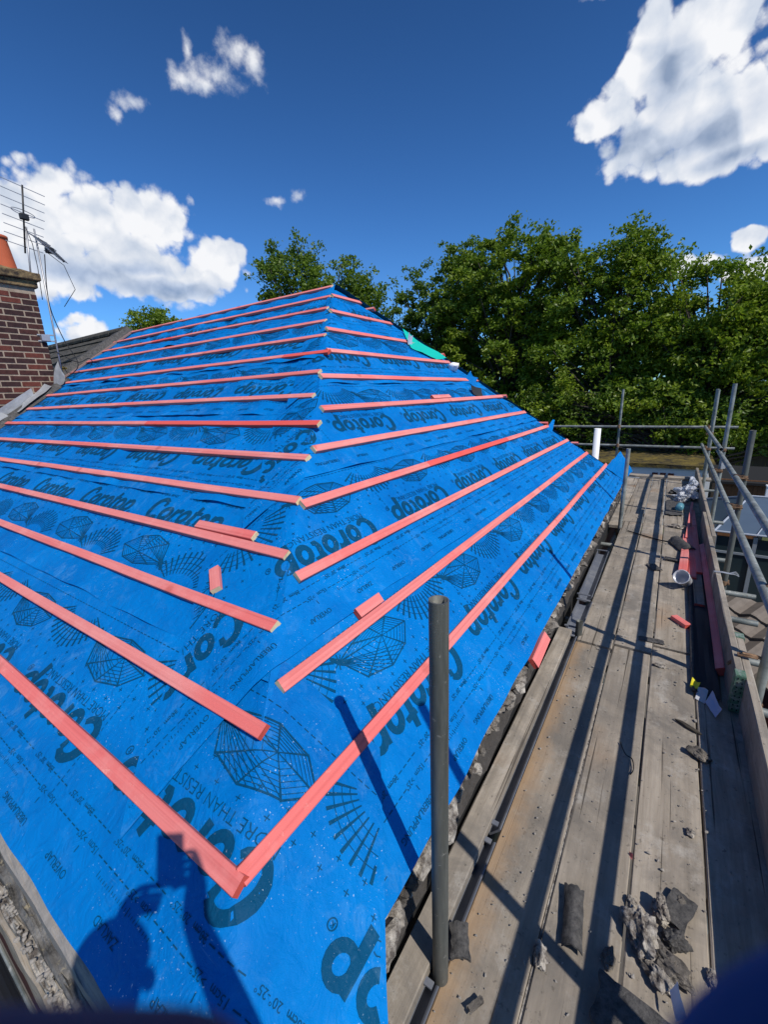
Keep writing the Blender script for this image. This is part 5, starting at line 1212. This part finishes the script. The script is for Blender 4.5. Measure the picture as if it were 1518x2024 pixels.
# arms: shoulder, elbow, wrist, palm, five fingers
def arm(sh, elb, wr, palm, fingers, thumb):
    w = chain(upc, [(sh, .065), (tuple(V(sh).lerp(V(elb), .5)), .052), (elb, .046), (tuple(V(elb).lerp(V(wr), .45)), .044), (wr, .030), (palm, (.036, .018))])
    for f_ in fingers: chain(w, f_)
    chain(w, thumb)
FR = .0082
rf = []
for b0_ in (.060, .038, .016): rf.append([(C(.083, b0_ - .008, .006), .0092), (C(.074, b0_, .016), FR), (C(.060, b0_ + .001, .013), FR - .0005), (C(.042, b0_ - .002, .0095), FR - .0015)])
rf.append([(C(.078, -.020, .006), .0088), (C(.049, -.0305, .026), FR - .0006), (C(.0270, -.0378, .0272), FR - .0012), (C(.012, -.0455, .021), FR - .0020)])
lf = []
for i, (b0_, ln) in enumerate(((-.0375, 1), (-.062, 1.05), (-.081, 1.0), (-.099, .85))):
    lf.append([(C(-.094, b0_ - .014, .004), .0092), (C(-.070, b0_ - .004, .021), FR), (C(-.036, b0_ - .0022, .0250), FR - .0007), (C(-.007 - .006 * i, b0_ - .0016, .0250), FR - .0012)])
arm((.305, -.20, -.245), (.345, -.02, -.40), C(.088, -.085, -.022), C(.090, -.020, -.010), rf, [(C(.088, -.005, -.022), .0105), (C(.070, .022, -.026), .0098), (C(.048, .034, -.023), .0085)])
arm((.03, -.40, -.245), (-.055, -.25, -.42), C(-.105, -.150, -.015), C(-.100, -.098, -.010), lf, [(C(-.098, -.085, -.022), .0105), (C(-.070, -.050, -.026), .0098), (C(-.030, -.012, -.022), .0085)])
# nose, ears, chin
fw_ = V((-.62, .75, -.1)).normalized(); rt_ = V((.77, .63, 0)).normalized()
hc = V((.120, -.195, .02))
bodyo = skinmesh('body_source', nd, ed, [M_glove], ph, 0, 2)
bpy.context.view_layer.update(); dg = bpy.context.evaluated_depsgraph_get()
me = bpy.data.meshes.new_from_object(bodyo.evaluated_get(dg)); bpy.data.objects.remove(bodyo)
me.materials.clear()
for q in (M_glove, M_trouser, M_boot, M_skin, M_cuff): me.materials.append(q)
pl = wloc(ph)
# pull the face into shape: brow, nose, mouth, chin
for v in me.vertices:
    w = v.co + pl; d = w - hc
    if d.length < .16 and d.z > -.13:
        f_ = d.dot(fw_); s_ = d.dot(rt_)
        if f_ > .03:
            k = math.exp(-(s_ / .014) ** 2) * math.exp(-((d.z + .015) / .026) ** 2); v.co += fw_ * .022 * k
            for sx in (-1, 1): v.co -= fw_ * .009 * math.exp(-((s_ - sx * .032) / .015) ** 2) * math.exp(-((d.z - .012) / .012) ** 2)
            v.co += fw_ * .010 * math.exp(-(s_ / .03) ** 2) * math.exp(-((d.z + .085) / .02) ** 2)
            v.co += fw_ * .005 * math.exp(-(s_ / .024) ** 2) * math.exp(-((d.z + .055) / .008) ** 2)
for p in me.polygons:
    w = p.center + pl; p.use_smooth = True
    cl_ = V((w.dot(cr), w.dot(cu), w.dot(cf)))
    if w.z < -1.64: p.material_index = 2
    elif w.z < -.84: p.material_index = 1
    elif (w - hc).length < .17 and w.z > -.15: p.material_index = 3
    elif cl_.x < .005 and w.length < .17: p.material_index = 4
    else: p.material_index = 0
bo = bpy.data.objects.new('body', me); col.objects.link(bo); bo.parent = ph
mb = MB(); vs = []; nu, nv = 28, 12
for j in range(nv + 1):
    for i in range(nu):
        a = 2 * pi * i / nu; t = .5 * pi * j / nv; d = V((cos(a) * cos(t), sin(a) * cos(t), sin(t)))
        vs.append(hc + V((0, 0, .035)) + V((d.x * .094, d.y * .094, d.z * .092)) - fw_ * .006)
mb.add(vs, [(j * nu + i, j * nu + (i + 1) % nu, (j + 1) * nu + (i + 1) % nu, (j + 1) * nu + i) for j in range(nv) for i in range(nu)])
mb.build('hair', [M_hair], ph, smooth=True)
for sx in (-1, 1):
    mb = MB(); rock(mb, hc + rt_ * sx * .086 + V((0, 0, -.01)), (.012, .018, .032), 3, 2, .1); mb.build('ear', [M_skin], ph, smooth=True)
    mb = MB(); rock(mb, hc + rt_ * sx * .032 + fw_ * .076 + V((0, 0, .012)), (.012, .012, .008), 4, 2, .0); mb.build('eye', [M_white], ph, smooth=True)
# the phone itself, its back just behind the lens
phone = empty('phone', C(.022, -.015, -.006), 'black mobile phone held up by the photographer', 'phone')
mb = MB(); Mp = Matrix((cr, cu, cf)).transposed(); mb.box(C(.022, .060, -.0075), (.073, .147, .0078), Mp); mb.build('phone_body', [M_black], phone, bevel=.002)
